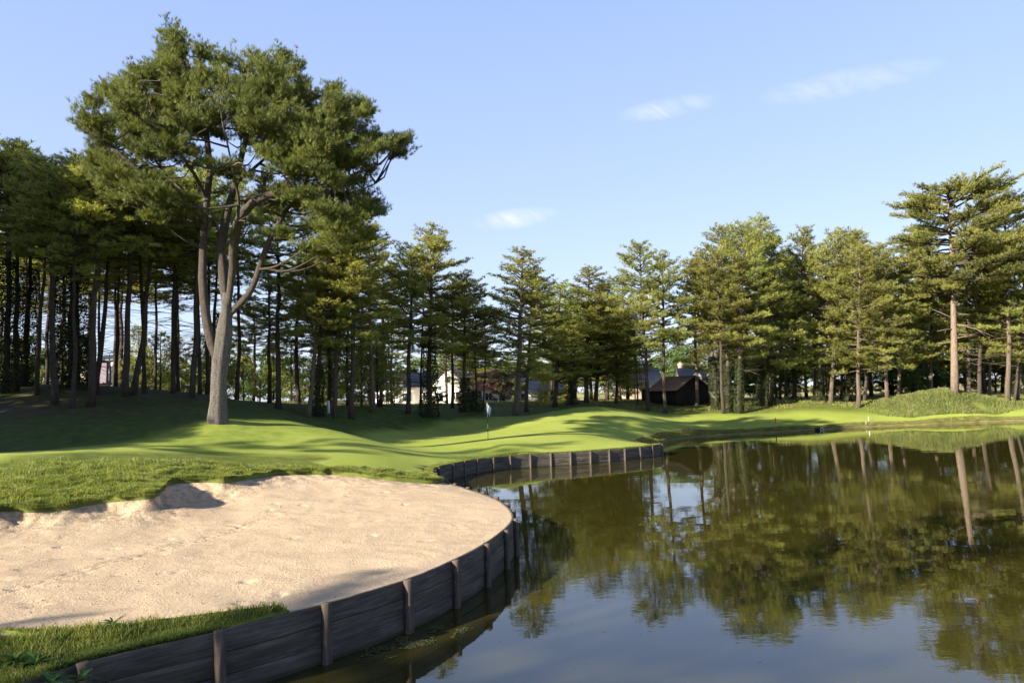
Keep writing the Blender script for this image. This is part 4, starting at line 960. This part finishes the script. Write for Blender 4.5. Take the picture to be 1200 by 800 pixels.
big_pine()

def tall_pine():
    root = empty('tall_pine', TALL_BASE); root.location.z = g1(TALL_BASE[0], TALL_BASE[1])-.05
    tag(root, 'tallest pine of the right bank, pale bare trunk with dead branches under a tiered crown', 'pine tree')
    O = np.array(root.location); r = np.random.default_rng(14); d0 = 75.0
    def W3(px, py, dd=0.0): return P(px, py, d0+dd)-O
    m = MB(); c = catmull(np.array([W3(1119, 462), W3(1118.5, 430), W3(1118, 395), W3(1117, 350), W3(1115, 300), W3(1112, 255), W3(1110, 222)]), .6)
    t = np.linspace(0, 1, len(c)); m.tube(c, .40-.35*t**1.1, 14, wob=.06, rng=r); m.build('trunk', M_BARKP, root, smooth=True)
    for (y0, ex, ey, dd) in ((381, 1148, 382, -1), (379, 1168, 396, -1.5), (392, 1150, 390, .5), (397, 1140, 394, -1), (412, 1142, 408, 0), (385, 1098, 388, -.5), (400, 1097, 402, 1), (373, 1092, 362, .5), (368, 1160, 372, 1.5), (420, 1128, 416, .5)):
        s = np.array([np.interp(P(1118, y0, d0)[2]-O[2], c[:, 2], c[:, k]) for k in range(3)]); e = W3(ex, ey, dd); m = MB(); mid = (s+e)/2+r.normal(0, .12, 3)
        m.tube(np.array([s, mid, e]), [.07, .05, .02], 6); m.tube(np.array([mid, mid+(e-s)*.3+r.normal(0, .3, 3)]), [.03, .01], 4); m.build('dead_branch', M_BARKP, root)
    mb = MB(); PT, DT, CT = [], [], []
    tiers = [(229, 36), (234, 56), (242, 74), (256, 84), (270, 90), (284, 95), (298, 100), (312, 104), (326, 96), (340, 78)]
    az = 0
    for (py, hw) in tiers:
        for k in range(12):
            az += 2.4+r.normal(0, .4); y = py+r.uniform(-6, 6); s = np.array([np.interp(P(1112, y, d0)[2]-O[2], c[:, 2], c[:, q]) for q in range(3)])
            L = hw*75/FPX*r.uniform(.6, 1.05)*(1+.18*math.cos(az)); el = .04+.5*max(0, (300-py)/160)+r.normal(0, .06)
            branch_with_twigs(mb, r, s, np.array([math.cos(az), math.sin(az), el]), L, .05+.012*L, PT, DT, CT, twig_gap=.27, up=.12, t0=.36, tuft_gap=.13, twl=.4, droop=.05)
    mb.build('branchwork', M_BARK, root)
    obj('crown', tufts_mesh('tall_pine_crown', np.vstack(PT), np.vstack(DT), 10, .26, .038, M_NEEDLE, 19, cl=np.concatenate(CT)), root)
tall_pine()

# ------------------------------------------------------------------ buildings
def plain(name, c, rough=.8, n=0):
    M = Mat(name)
    if n: M.color(M.ramp(M.noise(n, 5, .6), [(.3, tuple(x*.75 for x in c)), (.7, c)]))
    else: M.color(c)
    M.rough(rough); return M.m
M_WHITE = plain('white_render', (.80, .78, .74), n=1.2); M_SLATE = plain('slate_roof', (.14, .145, .16), .6, 6); M_GREYR = plain('grey_roof', (.27, .26, .26), .8, 6)
M_TILE = plain('red_tiles', (.36, .13, .09), .8, 7); M_BLACKW = plain('black_boards', (.026, .021, .018), .85, 5); M_RUST = plain('shed_roof_sheet', (.30, .19, .14), .8, 3)
M_BEIGE = plain('beige_stone', (.42, .34, .26), n=2); M_MAUVE = plain('mauve_boards', (.18, .15, .19), n=3); M_TRIM = plain('white_trim', (.82, .82, .80))
def mglass():
    M = Mat('window_glass'); M.color((.03, .035, .045)); M.rough(.08); M.b.inputs['Specular IOR Level'].default_value = .6; return M.m
M_GLASS = mglass()
def house(name, label, px, d, L, Wd, wall_h, roof_h, rz, mw, mr, wins=(), gables=(), cat='house', chimney=None, z=None, eave=.35, door=None):
    p = P(px, 470, d); z = g1(p[0], p[1]) if z is None else z
    root = empty(name, (p[0], p[1], z-.1), (0, 0, rz)); tag(root, label, cat)
    m = MB(); x, y, h, r_ = L/2, Wd/2, wall_h, roof_h
    V = [(-x, -y, 0), (x, -y, 0), (x, y, 0), (-x, y, 0), (-x, -y, h), (x, -y, h), (x, y, h), (-x, y, h), (-x, 0, h+r_), (x, 0, h+r_)]
    m.add(V, F3=[(4, 8, 7), (5, 6, 9)], F4=[(0, 1, 5, 4), (1, 2, 6, 5), (2, 3, 7, 6), (3, 0, 4, 7)]); m.build('wall', mw, root)
    m = MB(); e = eave; sl = r_/y; t = .14
    ye = y+e; ze = h-e*sl; xe = x+e
    for s in (-1, 1):
        A = [(-xe, s*ye, ze+.02), (xe, s*ye, ze+.02), (xe, 0, h+r_+.02), (-xe, 0, h+r_+.02)]; B = [(a, b, c+t) for a, b, c in A]
        m.add(A+B, F4=[(0, 1, 2, 3), (4, 5, 6, 7), (0, 1, 5, 4), (2, 3, 7, 6), (0, 3, 7, 4), (1, 2, 6, 5)])
    rf = m.build('roof', mr, root)
    if chimney:
        m = MB(); m.box((chimney, 0, h+r_+.1), (.8, .6, 1.2), bev=.05); m.box((chimney, 0, h+r_+.78), (.45, .3, .2)); m.build('chimney', M_BEIGE, rf)
    for (face, u, zz, w, hh) in wins:
        fr = MB(); pn = MB()
        if face == 'f': c = (u, -y-.02, zz); sz = (w, .08, hh); pc = (u, -y-.07, zz); ps = (w-.16, .04, hh-.16); bar = (.06, .06, hh-.1)
        else:
            sx = 1 if face == 'r' else -1; c = (sx*(x+.02), u, zz); sz = (.08, w, hh); pc = (sx*(x+.07), u, zz); ps = (.04, w-.16, hh-.16); bar = (.06, .06, hh-.1)
        fr.box(c, sz); o = fr.build('window', M_TRIM, root); pn.box(pc, ps); pn.build('pane', M_GLASS, o)
        b = MB(); b.box(tuple(np.array(pc)+(np.array([0, -.03, 0]) if face == 'f' else np.array([sx*.03, 0, 0]))), bar); b.build('glazing_bar', M_TRIM, o)
    if door:
        m = MB(); m.box((door[0], -y-.03, 1.05), (door[1], .06, 2.1)); m.build('door', door[2], root)
    for (u, w, zb, hh) in gables:                                    # dormers / cross gables on the front
        g = MB(); yy = -y-.25; dep = y+.2; a = w/2
        V = [(u-a, yy, zb), (u+a, yy, zb), (u+a, yy, zb+hh*.55), (u, yy, zb+hh), (u-a, yy, zb+hh*.55), (u-a, yy+dep, zb), (u+a, yy+dep, zb), (u+a, yy+dep, zb+hh*.55), (u, yy+dep, zb+hh), (u-a, yy+dep, zb+hh*.55)]
        g.add(V, F3=[(2, 3, 4)], F4=[(0, 1, 2, 4), (0, 5, 9, 4), (1, 6, 7, 2)]); dm = g.build('dormer', mw, root)
        k = MB(); o_ = .2
        for s in (-1, 1):
            A = [(u+s*(a+o_), yy-.2, zb+hh*.55-o_*hh*.45/a+.02), (u, yy-.2, zb+hh+.02), (u, yy+dep, zb+hh+.02), (u+s*(a+o_), yy+dep, zb+hh*.55-o_*hh*.45/a+.02)]; B = [(p_[0], p_[1], p_[2]+.1) for p_ in A]
            k.add(A+B, F4=[(0, 1, 2, 3), (4, 5, 6, 7), (0, 1, 5, 4), (1, 2, 6, 5), (2, 3, 7, 6), (3, 0, 4, 7)])
        k.build('dormer_roof', mr, dm)
        f = MB(); f.box((u, yy-.03, zb+hh*.38), (w*.46, .06, hh*.42)); f.build('window_frame', M_TRIM, dm)
        f = MB(); f.box((u-w*.11, yy-.08, zb+hh*.38), (w*.17, .04, hh*.34)); f.box((u+w*.11, yy-.08, zb+hh*.38), (w*.17, .04, hh*.34)); f.build('pane', M_GLASS, dm)
    return root
house('house', 'white house with slate roof and white gabled dormer right of the black shed', 822, 118, 6.8, 6.5, 2.7, 2.5, math.radians(-6), M_WHITE, M_SLATE,
      wins=(('f', -2.4, 1.4, 1.1, 1.2), ('f', -.4, 1.4, 1.1, 1.2)), gables=((2.1, 2.6, 2.2, 2.9), (-.9, 1.2, 2.9, 1.3)), chimney=-3.1)
house('house', 'white villa with slate roof behind the thin pines left of the ivy-clad trunk', 474, 112, 9.5, 7, 3.1, 1.9, math.radians(8), M_WHITE, M_SLATE,
      wins=(('f', -2.8, 1.6, 1.4, 1.3), ('f', .4, 1.6, 1.4, 1.3), ('f', 3.2, 1.6, 1.0, 1.3)), gables=((-1.2, 2.2, 2.7, 2.2),))
house('house', 'white gabled house just right of the ivy-clad centre trunk', 531, 108, 7, 5.6, 3.0, 2.9, math.radians(82), M_WHITE, M_SLATE,
      wins=(('l', -1.2, 1.6, 1.0, 1.2), ('l', 1.2, 1.6, 1.0, 1.2), ('l', 0, 4.0, .9, .9)))
house('house', 'low house with red tiled roof between the three close dark trunks', 562, 112, 6.5, 5.5, 2.8, 2.3, math.radians(4), M_WHITE, M_TILE,
      wins=(('f', -1.6, 1.5, 1.1, 1.2), ('f', 1.3, 1.5, 1.1, 1.2)))
house('house', 'long low house with grey roof behind the pale-trunked pine', 622, 116, 14, 7, 2.2, 3.1, math.radians(-3), M_WHITE, M_GREYR,
      wins=(('f', -4.5, 1.3, 1.5, 1.1), ('f', -1.5, 1.3, 1.5, 1.1), ('f', 2, 1.3, 1.5, 1.1), ('f', 5, 1.3, 1.3, 1.1)))
house('house', 'blue-grey roofed house glimpsed left of the pine in front of the shed', 748, 122, 6.5, 6, 2.6, 2.8, math.radians(5), M_BEIGE, M_SLATE, wins=(('f', 1.2, 1.6, 1.2, 1.2),))
hz = P(125, 448, 78)[2]
house('house', 'small red-roofed house with beige wall in the gap of the left wood', 118, 84, 3.6, 4.5, 1.7, 1.1, math.radians(70), M_BEIGE, M_TILE, wins=(('l', 0, 1.0, .9, .8),), z=P(118, 449, 84)[2])
house('outbuilding', 'mauve boarded outbuilding with pale gable behind the lamp post', 137, 82, 2.2, 3, 2.6, .5, math.radians(0), M_MAUVE, M_WHITE, cat='outbuilding', z=P(137, 448, 82)[2], wins=(('f', .4, 2.1, .5, .4),))

def shed():
    a = P(797, 482, 83); z = g1(a[0], a[1])
    root = empty('black_shed', (a[0], a[1], z-.3), (0, 0, math.radians(-63))); tag(root, 'low black boarded shed with rusty pitched roof among the pines', 'shed')
    rng = random.Random(3)
    L, Wd, h, r_ = 4.8, 4.4, 1.95, 1.35; x, y = L/2, Wd/2
    # ridge along local x; gable end faces the viewer's right
    m = MB(); V = [(-x, -y, 0), (x, -y, 0), (x, y, 0), (-x, y, 0), (-x, -y, h), (x, -y, h), (x, y, h), (-x, y, h), (-x, 0, h+r_), (x, 0, h+r_)]
    m.add(V, F3=[(4, 8, 7), (5, 6, 9)], F4=[(0, 1, 5, 4), (1, 2, 6, 5), (2, 3, 7, 6), (3, 0, 4, 7)])
    for i in range(int(L/.2)): m.box((-x+.1+i*.2, -y-.015, h/2-.02), (.17+rng.uniform(-.01, .01), .03, h-.1))
    for i in range(int(Wd/.2)):
        yy = -y+.1+i*.2; hh = h+r_*(1-abs(yy)/y)-.12; m.box((x+.015, yy, hh/2), (.03, .17, hh)); m.box((-x-.015, yy, hh/2), (.03, .17, hh))
    m.build('wall', M_BLACKW, root)
    m = MB(); e = .4; sl = r_/y
    for s in (-1, 1):
        n = 30
        for k in range(n):
            x0 = -x-e+(L+2*e)*k/n; x1 = x0+(L+2*e)/n-.02; dz = .03*(k % 2)
            A = [(x0, s*(y+e), h-e*sl+.03+dz), (x1, s*(y+e), h-e*sl+.03+dz), (x1, 0, h+r_+.03+dz), (x0, 0, h+r_+.03+dz)]; B = [(p[0], p[1], p[2]+.05) for p in A]
            m.add(A+B, F4=[(0, 1, 2, 3), (4, 5, 6, 7), (0, 1, 5, 4), (2, 3, 7, 6), (0, 3, 7, 4), (1, 2, 6, 5)])
    m.build('roof', M_RUST, root)
    m = MB(); m.box((x+.05, .1, .95), (.05, 1.6, 1.8)); dr = m.build('door', M_BLACKW, root)
    m = MB(); m.box((x+.1, .75, .95), (.04, .04, .2)); m.build('handle', M_SLATE, dr)
    m = MB(); m.box((-x-1.45, .4, 1.0), (2.7, 3.6, 2.0)); m.build('lean_to', M_BLACKW, root)
    m = MB(); m.box((-x-1.5, .4, 2.1), (3.0, 4.0, .14), M=np.array([[1, 0, -.08], [0, 1, 0], [.08, 0, 1]])); m.build('lean_to_roof', M_RUST, root)
shed()

# ------------------------------------------------------------------ small things
M_PALE = plain('pale_paint', (.78, .77, .74)); M_METAL = plain('galvanised_steel', (.45, .46, .48), .4); M_REDP = plain('red_paint', (.55, .10, .05), .6)
M_DARKP = plain('dark_band', (.03, .03, .03), .6); M_FLAG = plain('flag_cloth', (.42, .47, .62), .8); M_YELP = plain('yellow_band', (.75, .68, .30), .5)
def flagstick():
    b = Pz(572, 515.5, 1.22); z = g1(b[0], b[1]); root = empty('flagstick', (b[0], b[1], z)); tag(root, 'golf flagstick with a limp pale blue flag on the putting green', 'flagstick')
    segs = [(-.1, .65, M_DARKP), (.65, 1.0, M_YELP), (1.0, 1.4, M_DARKP), (1.4, 2.25, M_PALE)]
    m = MB(); m.tube(np.array([(0, 0, -.1), (0, 0, 2.25)]), .013, 8); pole = m.build('pole', M_PALE, root)
    for a, c, mt in segs[:3]:
        m = MB(); m.tube(np.array([(0, 0, a), (0, 0, c)]), .0165, 8); m.build('band', mt, pole)
    m = MB(); nx, nz = 12, 14; V = []
    for i in range(nx):
        for j in range(nz):
            u = i/(nx-1); v = j/(nz-1); wdt = .30*(1-.45*v)
            V.append((.02+u*wdt*.75, .05*math.sin(u*9+v*2)*(.4+v), 2.2-v*.52-.22*u*(1+.3*math.sin(v*3))))
    F4 = [(i*nz+j, (i+1)*nz+j, (i+1)*nz+j+1, i*nz+j+1) for i in range(nx-1) for j in range(nz-1)]; m.add(V, F4=F4); m.build('flag', M_FLAG, root, smooth=True)
    m = MB(); m.tube(np.array([(0, 0, 2.24), (0, 0, 2.27)]), .022, 8); m.build('finial', M_PALE, pole)
    m = MB(); m.tube(np.array([(0, 0, -.08), (0, 0, .006)]), .054, 16); m.build('hole_cup', M_DARKP, root)
flagstick()
def stake(px, py, d, h, w, mat, label, name='marker_stake', cat='stake'):
    b = P(px, py, d); z = g1(b[0], b[1]); root = empty(name, (b[0], b[1], z)); tag(root, label, cat)
    m = MB(); m.box((0, 0, h/2-.1), (w, w, h+.2), bev=w*.25); m.build('shaft', mat, root)
    m = MB(); m.box((0, 0, h+.012), (w*.7, w*.7, .03), bev=.01); m.build('cap', mat, root)
stake(909, 497.5, 67.5, .46, .08, M_REDP, 'red hazard stake on the far bank of the pond')
stake(1018, 493, 69.5, .4, .06, M_PALE, 'white marker stake on the far bank left of the grassy hump')
stake(385, 484, 56, .95, .18, M_PALE, 'white post beside the pine with the sunlit stripe', name='white_post', cat='post')
stake(1015, 500, 68.0, .35, .05, M_BEIGE, 'short pinkish peg at the far water edge')
def pipe():
    b = Pz(961, 502.8, .12); root = empty('drain_pipe', (b[0], b[1]-.1, .14), (math.radians(90), 0, 0)); tag(root, 'small black drain pipe with a pale rim at the far water edge', 'pipe')
    m = MB(); m.tube(np.array([(0, 0, -1.0), (0, 0, .25)]), .13, 16); m.build('pipe_body', M_DARKP, root)
    m = MB(); a = np.arange(17)*2*math.pi/16; m.tube(np.stack([np.cos(a)*.13, np.sin(a)*.13, .25+0*a], 1), .02, 6); m.build('rim', M_PALE, root)
pipe()
def lamp():
    b = P(128, 449, 70); root = empty('street_lamp', (b[0], b[1], b[2]-.4)); tag(root, 'grey street lamp with curved arm in the gap of the left wood', 'street lamp')
    m = MB(); m.tube(np.array([(0, 0, -.6), (0, 0, 3.1)]), [.07, .045], 10); m.build('pole', M_METAL, root)
    m = MB(); m.tube(np.array([(0, 0, 3.08), (.05, 0, 3.32), (.2, 0, 3.45), (.4, 0, 3.45)]), .032, 8); m.build('arm', M_METAL, root)
    m = MB(); m.box((.52, 0, 3.42), (.36, .16, .09), bev=.03, taper=.8); m.build('lamp_head', M_METAL, root)
lamp()

# ------------------------------------------------------------------ grass
def blades(name, X, Y, Z, h, w, mat, seed, lean=.35, droop=None, cl=None):
    """each blade: a bent pair of slim faces"""
    r = np.random.default_rng(seed); n = len(X); a = r.uniform(0, 6.28, n); H = h*r.uniform(.55, 1.25, n); l = lean*r.uniform(.2, 1.6, n)*H
    b = r.uniform(0, 6.28, n); dx = np.cos(b)*l; dy = np.sin(b)*l
    if droop is not None: dx = dx+droop[0]*H; dy = dy+droop[1]*H
    sx = np.cos(a)*w*.5; sy = np.sin(a)*w*.5
    B = np.stack([X, Y, Z-.01], 1); s = np.stack([sx, sy, 0*sx], 1); mid = B+np.stack([dx*.35, dy*.35, H*.6], 1)
    tipz = H*np.clip(1.05-.3*np.hypot(dx, dy)/H, -.9, 1) if droop is None else H*droop[2]
    tip = B+np.stack([dx, dy, tipz], 1)
    V = np.stack([B-s, B+s, mid+s*.7, mid-s*.7, tip], 1).reshape(-1, 3); i = np.arange(n)*5
    F4 = np.stack([i, i+1, i+2, i+3], 1); F3 = np.stack([i+3, i+2, i+4], 1)
    t = r.random(n) if cl is None else np.clip(cl+r.normal(0, .18, n), 0, 1)
    return mesh_np(name, V, [F4, F3], mat, tint=np.repeat(t, 5))
def near_xy(x, y, step=.5):
    pass
def line_strip(line, n, w0, w1, seed, side, pw=1.0):
    """random points in a strip beside a polyline; w0, w1 give the width at its two ends"""
    r = np.random.default_rng(seed); A = arc(line); s = r.random(n)*A[-1]; x = np.interp(s, A, line[:, 0]); y = np.interp(s, A, line[:, 1])
    e = .3; tx = np.interp(s+e, A, line[:, 0])-np.interp(s-e, A, line[:, 0]); ty = np.interp(s+e, A, line[:, 1])-np.interp(s-e, A, line[:, 1]); l = np.hypot(tx, ty)+1e-9
    o = (w0+(w1-w0)*s/A[-1])*r.random(n)**pw
    return x-side*ty/l*o, y+side*tx/l*o, o, s/A[-1]
def rough_grass():
    # lip rough: strip behind the far edge of the bunker
    k0 = near_idx(Pz(-40, 604, 1.4), lip_line); line = lip_line[k0:]
    X1, Y1, o1, s1 = line_strip(line, 150000, 6.5, .6, 1, 1, .85); X2, Y2, o2, s2 = line_strip(line, 26000, .30, .2, 2, 1)
    X = np.concatenate([X1, X2]); Y = np.concatenate([Y1, Y2]); ok = ~inside(X, Y, BUNK) & ~inside(X, Y, POND); X = X[ok]; Y = Y[ok]
    cl = vnoise(X, Y, .22, 8)*.6+vnoise(X, Y, .8, 9)*.4; keep = np.random.default_rng(0).random(len(X)) < .35+cl; X = X[keep]; Y = Y[keep]; cl = cl[keep]
    hh = .04+.15*vnoise(X, Y, .34, 10)**1.6+.03*vnoise(X, Y, 1.1, 3)
    o = obj('rough_grass', blades('rough_grass', X, Y, gh(X, Y), hh, .019, M_GRASSB, 3, lean=.6, cl=cl*1.2-.05)); tag(o, 'shaggy light green rough grass along the top of the bunker lip', 'grass', kind='stuff')
    # overhang of the lip
    X, Y, o_, s = line_strip(line, 26000, .12, .10, 4, 1); kk = np.random.default_rng(4).random(len(X)) < vnoise(X, Y, .28, 14)**1.5*1.3; X, Y = X[kk], Y[kk]
    o = obj('lip_fringe', blades('lip_fringe', X, Y, gh(X, Y), .05+.13*vnoise(X, Y, .4, 15), .015, M_GRASSB, 5, lean=.8, droop=(.25, -.7, -.1), cl=vnoise(X, Y, .3, 3))); tag(o, 'ragged grass fringe hanging over the edge of the sand', 'grass', kind='stuff')
    # near left corner
    r = np.random.default_rng(6); n = 150000; X = r.uniform(-14, -3.3, n); Y = r.uniform(5.5, 12.5, n); ok = ~inside(X, Y, BUNK) & ~inside(X, Y, POND); X = X[ok]; Y = Y[ok]
    d, _ = seg_dist(X, Y, near_line); dw, _ = seg_dist(X, Y, wall_line); cl = vnoise(X, Y, .25, 12)*.5+vnoise(X, Y, .9, 13)*.5
    hgt = .03+.16*cl**1.5+.10*smooth((8.8-Y)/1.5); hgt *= np.where(d < .15, .7, 1)
    o = obj('foreground_grass', blades('foreground_grass', X, Y, gh(X, Y), hgt, .011, M_GRASSN, 7, lean=.6, cl=cl)); tag(o, 'long fresh green grass in the shaded near left corner', 'grass', kind='stuff')
    kd = np.random.default_rng(9).random(len(X)) < .05; Xd, Yd = X[kd], Y[kd]
    o = obj('dry_stems', blades('dry_stems', Xd, Yd, gh(Xd, Yd), hgt[kd]*1.3+.02, .009, M_DRYG, 77, lean=.9)); tag(o, 'dry straw stems mixed into the near grass beside the bunker', 'grass', kind='stuff')
    # fringe on the near wall and the green's wall
    A0 = near_idx(Pz(60, 785, .86), wall_line); segs = [(wall_line[A0:J1-1], 9000, .16, .09, M_GRASSN), (wall_line[J2+1:], 46000, .34, .085, M_GRASSB)]
    for q, (ln_, n, w, h, mt) in enumerate(segs):
        X, Y, o_, s = line_strip(ln_, n, w, w, 20+q, 1); dd = vnoise(X, Y, .35, 5); k = np.random.default_rng(q).random(len(X)) < .15+dd; X, Y = X[k], Y[k]
        o = obj('wall_fringe', blades('wall_fringe', X, Y, gh(X, Y)+.01, h, .014 if q == 0 else .028, mt, 30+q, lean=.8, cl=dd[k])); tag(o, ('short grass fringe along the top of the near timber wall', 'dark grass fringe overhanging the timber wall of the green')[q], 'grass', kind='stuff')
    # far bank
    k0 = 3; k1 = near_idx((52, 69), bank_line); X, Y, o_, s = line_strip(bank_line[k0:k1], 60000, .9, .9, 40, 1, 1.5); ok = ~inside(X, Y, POND); X, Y = X[ok], Y[ok]; dd = vnoise(X, Y, .5, 5)
    o = obj('bank_grass', blades('bank_grass', X, Y, gh(X, Y), .06+.12*dd, .035, M_DRYG, 41, lean=.7, cl=dd)); tag(o, 'straw coloured grass tufts along the far water edge', 'grass', kind='stuff')
    # hump
    r = np.random.default_rng(50); n = 60000; X = r.uniform(35, 55, n); Y = 70.5+r.random(n)*9
    px = 600+FPX*X/Y; topw = np.interp(px, [1010, 1040, 1080, 1130, 1180, 1230], [.0, .7, 1, 1, .45, .3]); k = r.random(n) < topw; X, Y = X[k], Y[k]; px = px[k]
    k = Y > np.interp(px, [1010, 1060, 1130, 1230], [73.5, 70.9, 71.2, 74.5]); X, Y = X[k], Y[k]; dd = vnoise(X, Y, .9, 5)*.6+vnoise(X, Y, .3, 6)*.4
    o = obj('hump_grass', blades('hump_grass', X, Y, gh(X, Y), (.10+.30*dd), .05, M_HUMP, 51, lean=.6, cl=dd)); tag(o, 'tall unmown grass and bracken on the hump under the tallest pine', 'grass', kind='stuff')
    # tree-line rough
    X = r.uniform(-25, 60, 90000); Y = r.uniform(66, 92, 90000); k = (Y > 74+1.5*np.sin(X*.3)) & ((vnoise(X, Y, 2.2, 7) > .42)); k &= Y > np.interp(X, [-25, -8, 0, 15, 60], [66, 70, 78, 76, 76]); X, Y = X[k], Y[k]; dd = vnoise(X, Y, 1.2, 8)
    o = obj('woodland_grass', blades('woodland_grass', X, Y, gh(X, Y), .12+.25*dd, .06, M_DRYG, 52, lean=.6, cl=dd*.8)); tag(o, 'loose pale grass growing between the trunks of the wood', 'grass', kind='stuff')
rough_grass()

def daisies():
    r = np.random.default_rng(61); k0 = near_idx(Pz(-40, 604, 1.4), lip_line); X, Y, o_, s = line_strip(lip_line[k0:], 320, 6.8, 2.6, 62, 1, .4); ok = ~inside(X, Y, BUNK); X, Y, s = X[ok], Y[ok], s[ok]; k = s < .7; X, Y = X[k], Y[k]; Z = gh(X, Y)+.09
    V, F = [], []
    for i in range(len(X)):
        n0 = len(V); V.append((X[i], Y[i], Z[i]+.008)); t = r.uniform(0, 6)
        for q in range(8):
            a = t+q*math.pi/4; V.append((X[i]+.012*math.cos(a), Y[i]+.012*math.sin(a), Z[i]+.004*(q % 2)))
        for q in range(8): F.append((n0, n0+1+q, n0+1+(q+1) % 8))
    o = obj('daisies', mesh_np('daisies', V, np.array(F), M_TRIM)); tag(o, 'scattered small white daisies in the rough grass of the lip', 'flowers', kind='stuff')
daisies()

def sand_debris():
    r = np.random.default_rng(71); n = 2600; X = r.uniform(-15, 0, n); Y = r.uniform(10, 26, n); ok = inside(X, Y, BUNK); d, _ = seg_dist(X, Y, lip_line); pr = .35+.65*np.exp(-d/1.4); ok &= (r.random(n) < pr); X, Y = X[ok], Y[ok]; Z = sh(X, Y)
    m = MB()
    for i in range(len(X)):
        s = r.uniform(.006, .022)*(1.5 if r.random() < .05 else 1); v = nrm(r.normal(0, 1, (6, 3)))*s*r.uniform(.6, 1.3, (6, 1))*[1.4, 1, .7]
        a = np.array([(1, 0, 0), (-1, 0, 0), (0, 1, 0), (0, -1, 0), (0, 0, 1), (0, 0, -1)])*s*r.uniform(.6, 1.4, (6, 1)); t = r.uniform(0, 6); R2 = np.array([[math.cos(t), -math.sin(t), 0], [math.sin(t), math.cos(t), 0], [0, 0, 1]])
        m.add(a@R2.T+[X[i], Y[i], Z[i]+s*.2], F3=[(0, 2, 4), (2, 1, 4), (1, 3, 4), (3, 0, 4), (2, 0, 5), (1, 2, 5), (3, 1, 5), (0, 3, 5)])
    o = m.build('sand_clods', plain('damp_clods', (.30, .22, .15), .9)); tag(o, 'small clods, pine bits and pebbles scattered on the sand', 'clods', kind='stuff')
sand_debris()

def weeds():
    r = np.random.default_rng(81)
    spots = [(133, 738, .20, 17, 'rosette of pointed dandelion leaves at the edge of the sand in the near grass'), (72, 748, .16, 14, 'small leafy weed left of the dandelion rosette'), (95, 792, .2, 16, 'broad-leaved dock plant beside the last visible wall post'),
             (40, 775, .22, 18, 'broad-leaved dock plant in the deep grass of the near left corner'), (60, 795, .2, 15, 'low dock plant at the bottom edge of the grass'), (15, 770, .2, 15, 'dark leafy weed at the left edge of the near grass')]
    for (px, py, L, n, label) in spots:
        b = Pz(px, py, 1.0)
        for _ in range(4):
            b = Pz(px, py, g1(b[0], b[1])+.04)
        z = g1(b[0], b[1])
        root = empty('leafy_weed', (b[0], b[1], z)); tag(root, label, 'weed', 'leafy weeds in the near grass')
        V, F, Tn = [], [], []
        for k in range(n):
            a = r.uniform(0, 6.28); el = r.uniform(.35, 1.25); l = L*r.uniform(.6, 1.15); w = l*(.10 if 'pointed' in label else .15); d = np.array([math.cos(a)*math.cos(el), math.sin(a)*math.cos(el), math.sin(el)]); sd = np.array([-math.sin(a), math.cos(a), 0])
            n0 = len(V); m_ = 6
            for i in range(m_+1):
                t = i/m_; c = d*l*t+np.array([math.cos(a), math.sin(a), 0])*l*.35*t*t-np.array([0, 0, l*.35*t*t]); ww = w*math.sin(math.pi*min(1, t*.9+.06))**.8*(1+.12*(-1)**i)
                V += [c-sd*ww+[0, 0, ww*.3], c, c+sd*ww+[0, 0, ww*.3]]
            for i in range(m_):
                q = n0+i*3; F += [(q, q+1, q+4, q+3), (q+1, q+2, q+5, q+4)]
            Tn += [r.random()]*(3*(m_+1))
        obj('leaves', mesh_np('weed_leaves', V, np.array(F), M_WEED, tint=Tn, smooth=True), root)
weeds()

def algae():
    r = np.random.default_rng(91); c = Pz(478, 752, .01); n = 5200
    a = r.uniform(0, 6.28, n); q = r.random(n)**.7; X = c[0]+np.cos(a)*q*1.0+np.sin(a)*q*.25; Y = c[1]+np.sin(a)*q*.75+np.cos(a)*q*.5
    k = (vnoise(X, Y, .22, 3)*.6+vnoise(X, Y, .08, 4)*.4) > .40+.28*q; X, Y = X[k], Y[k]; Z = np.full(len(X), .006)+r.random(len(X))*.008
    Nn = np.tile([0, 0, 3.0], (len(X), 1)); me = leaves_mesh('floating_weed', np.stack([X, Y, Z], 1), Nn, .04, leaf_mat('algae', (.045, .05, .015), (.13, .13, .05), .1), 5)
    tag(obj('floating_weed', me), 'patch of floating pond weed in the shade below the near wall', 'pond weed', kind='stuff')
    X = r.uniform(-4, 26, 800); Y = 9+31*r.random(800)**1.5; k = inside(X, Y, POND); X, Y = X[k], Y[k]; me = leaves_mesh('floating_leaves', np.stack([X, Y, 0*X+.004], 1), np.tile([0, 0, 9.0], (len(X), 1)), .035, M_DRYG, 6)
    tag(obj('floating_leaves', me), 'a few tiny leaves and specks floating on the open pond', 'leaves', kind='stuff')
algae()
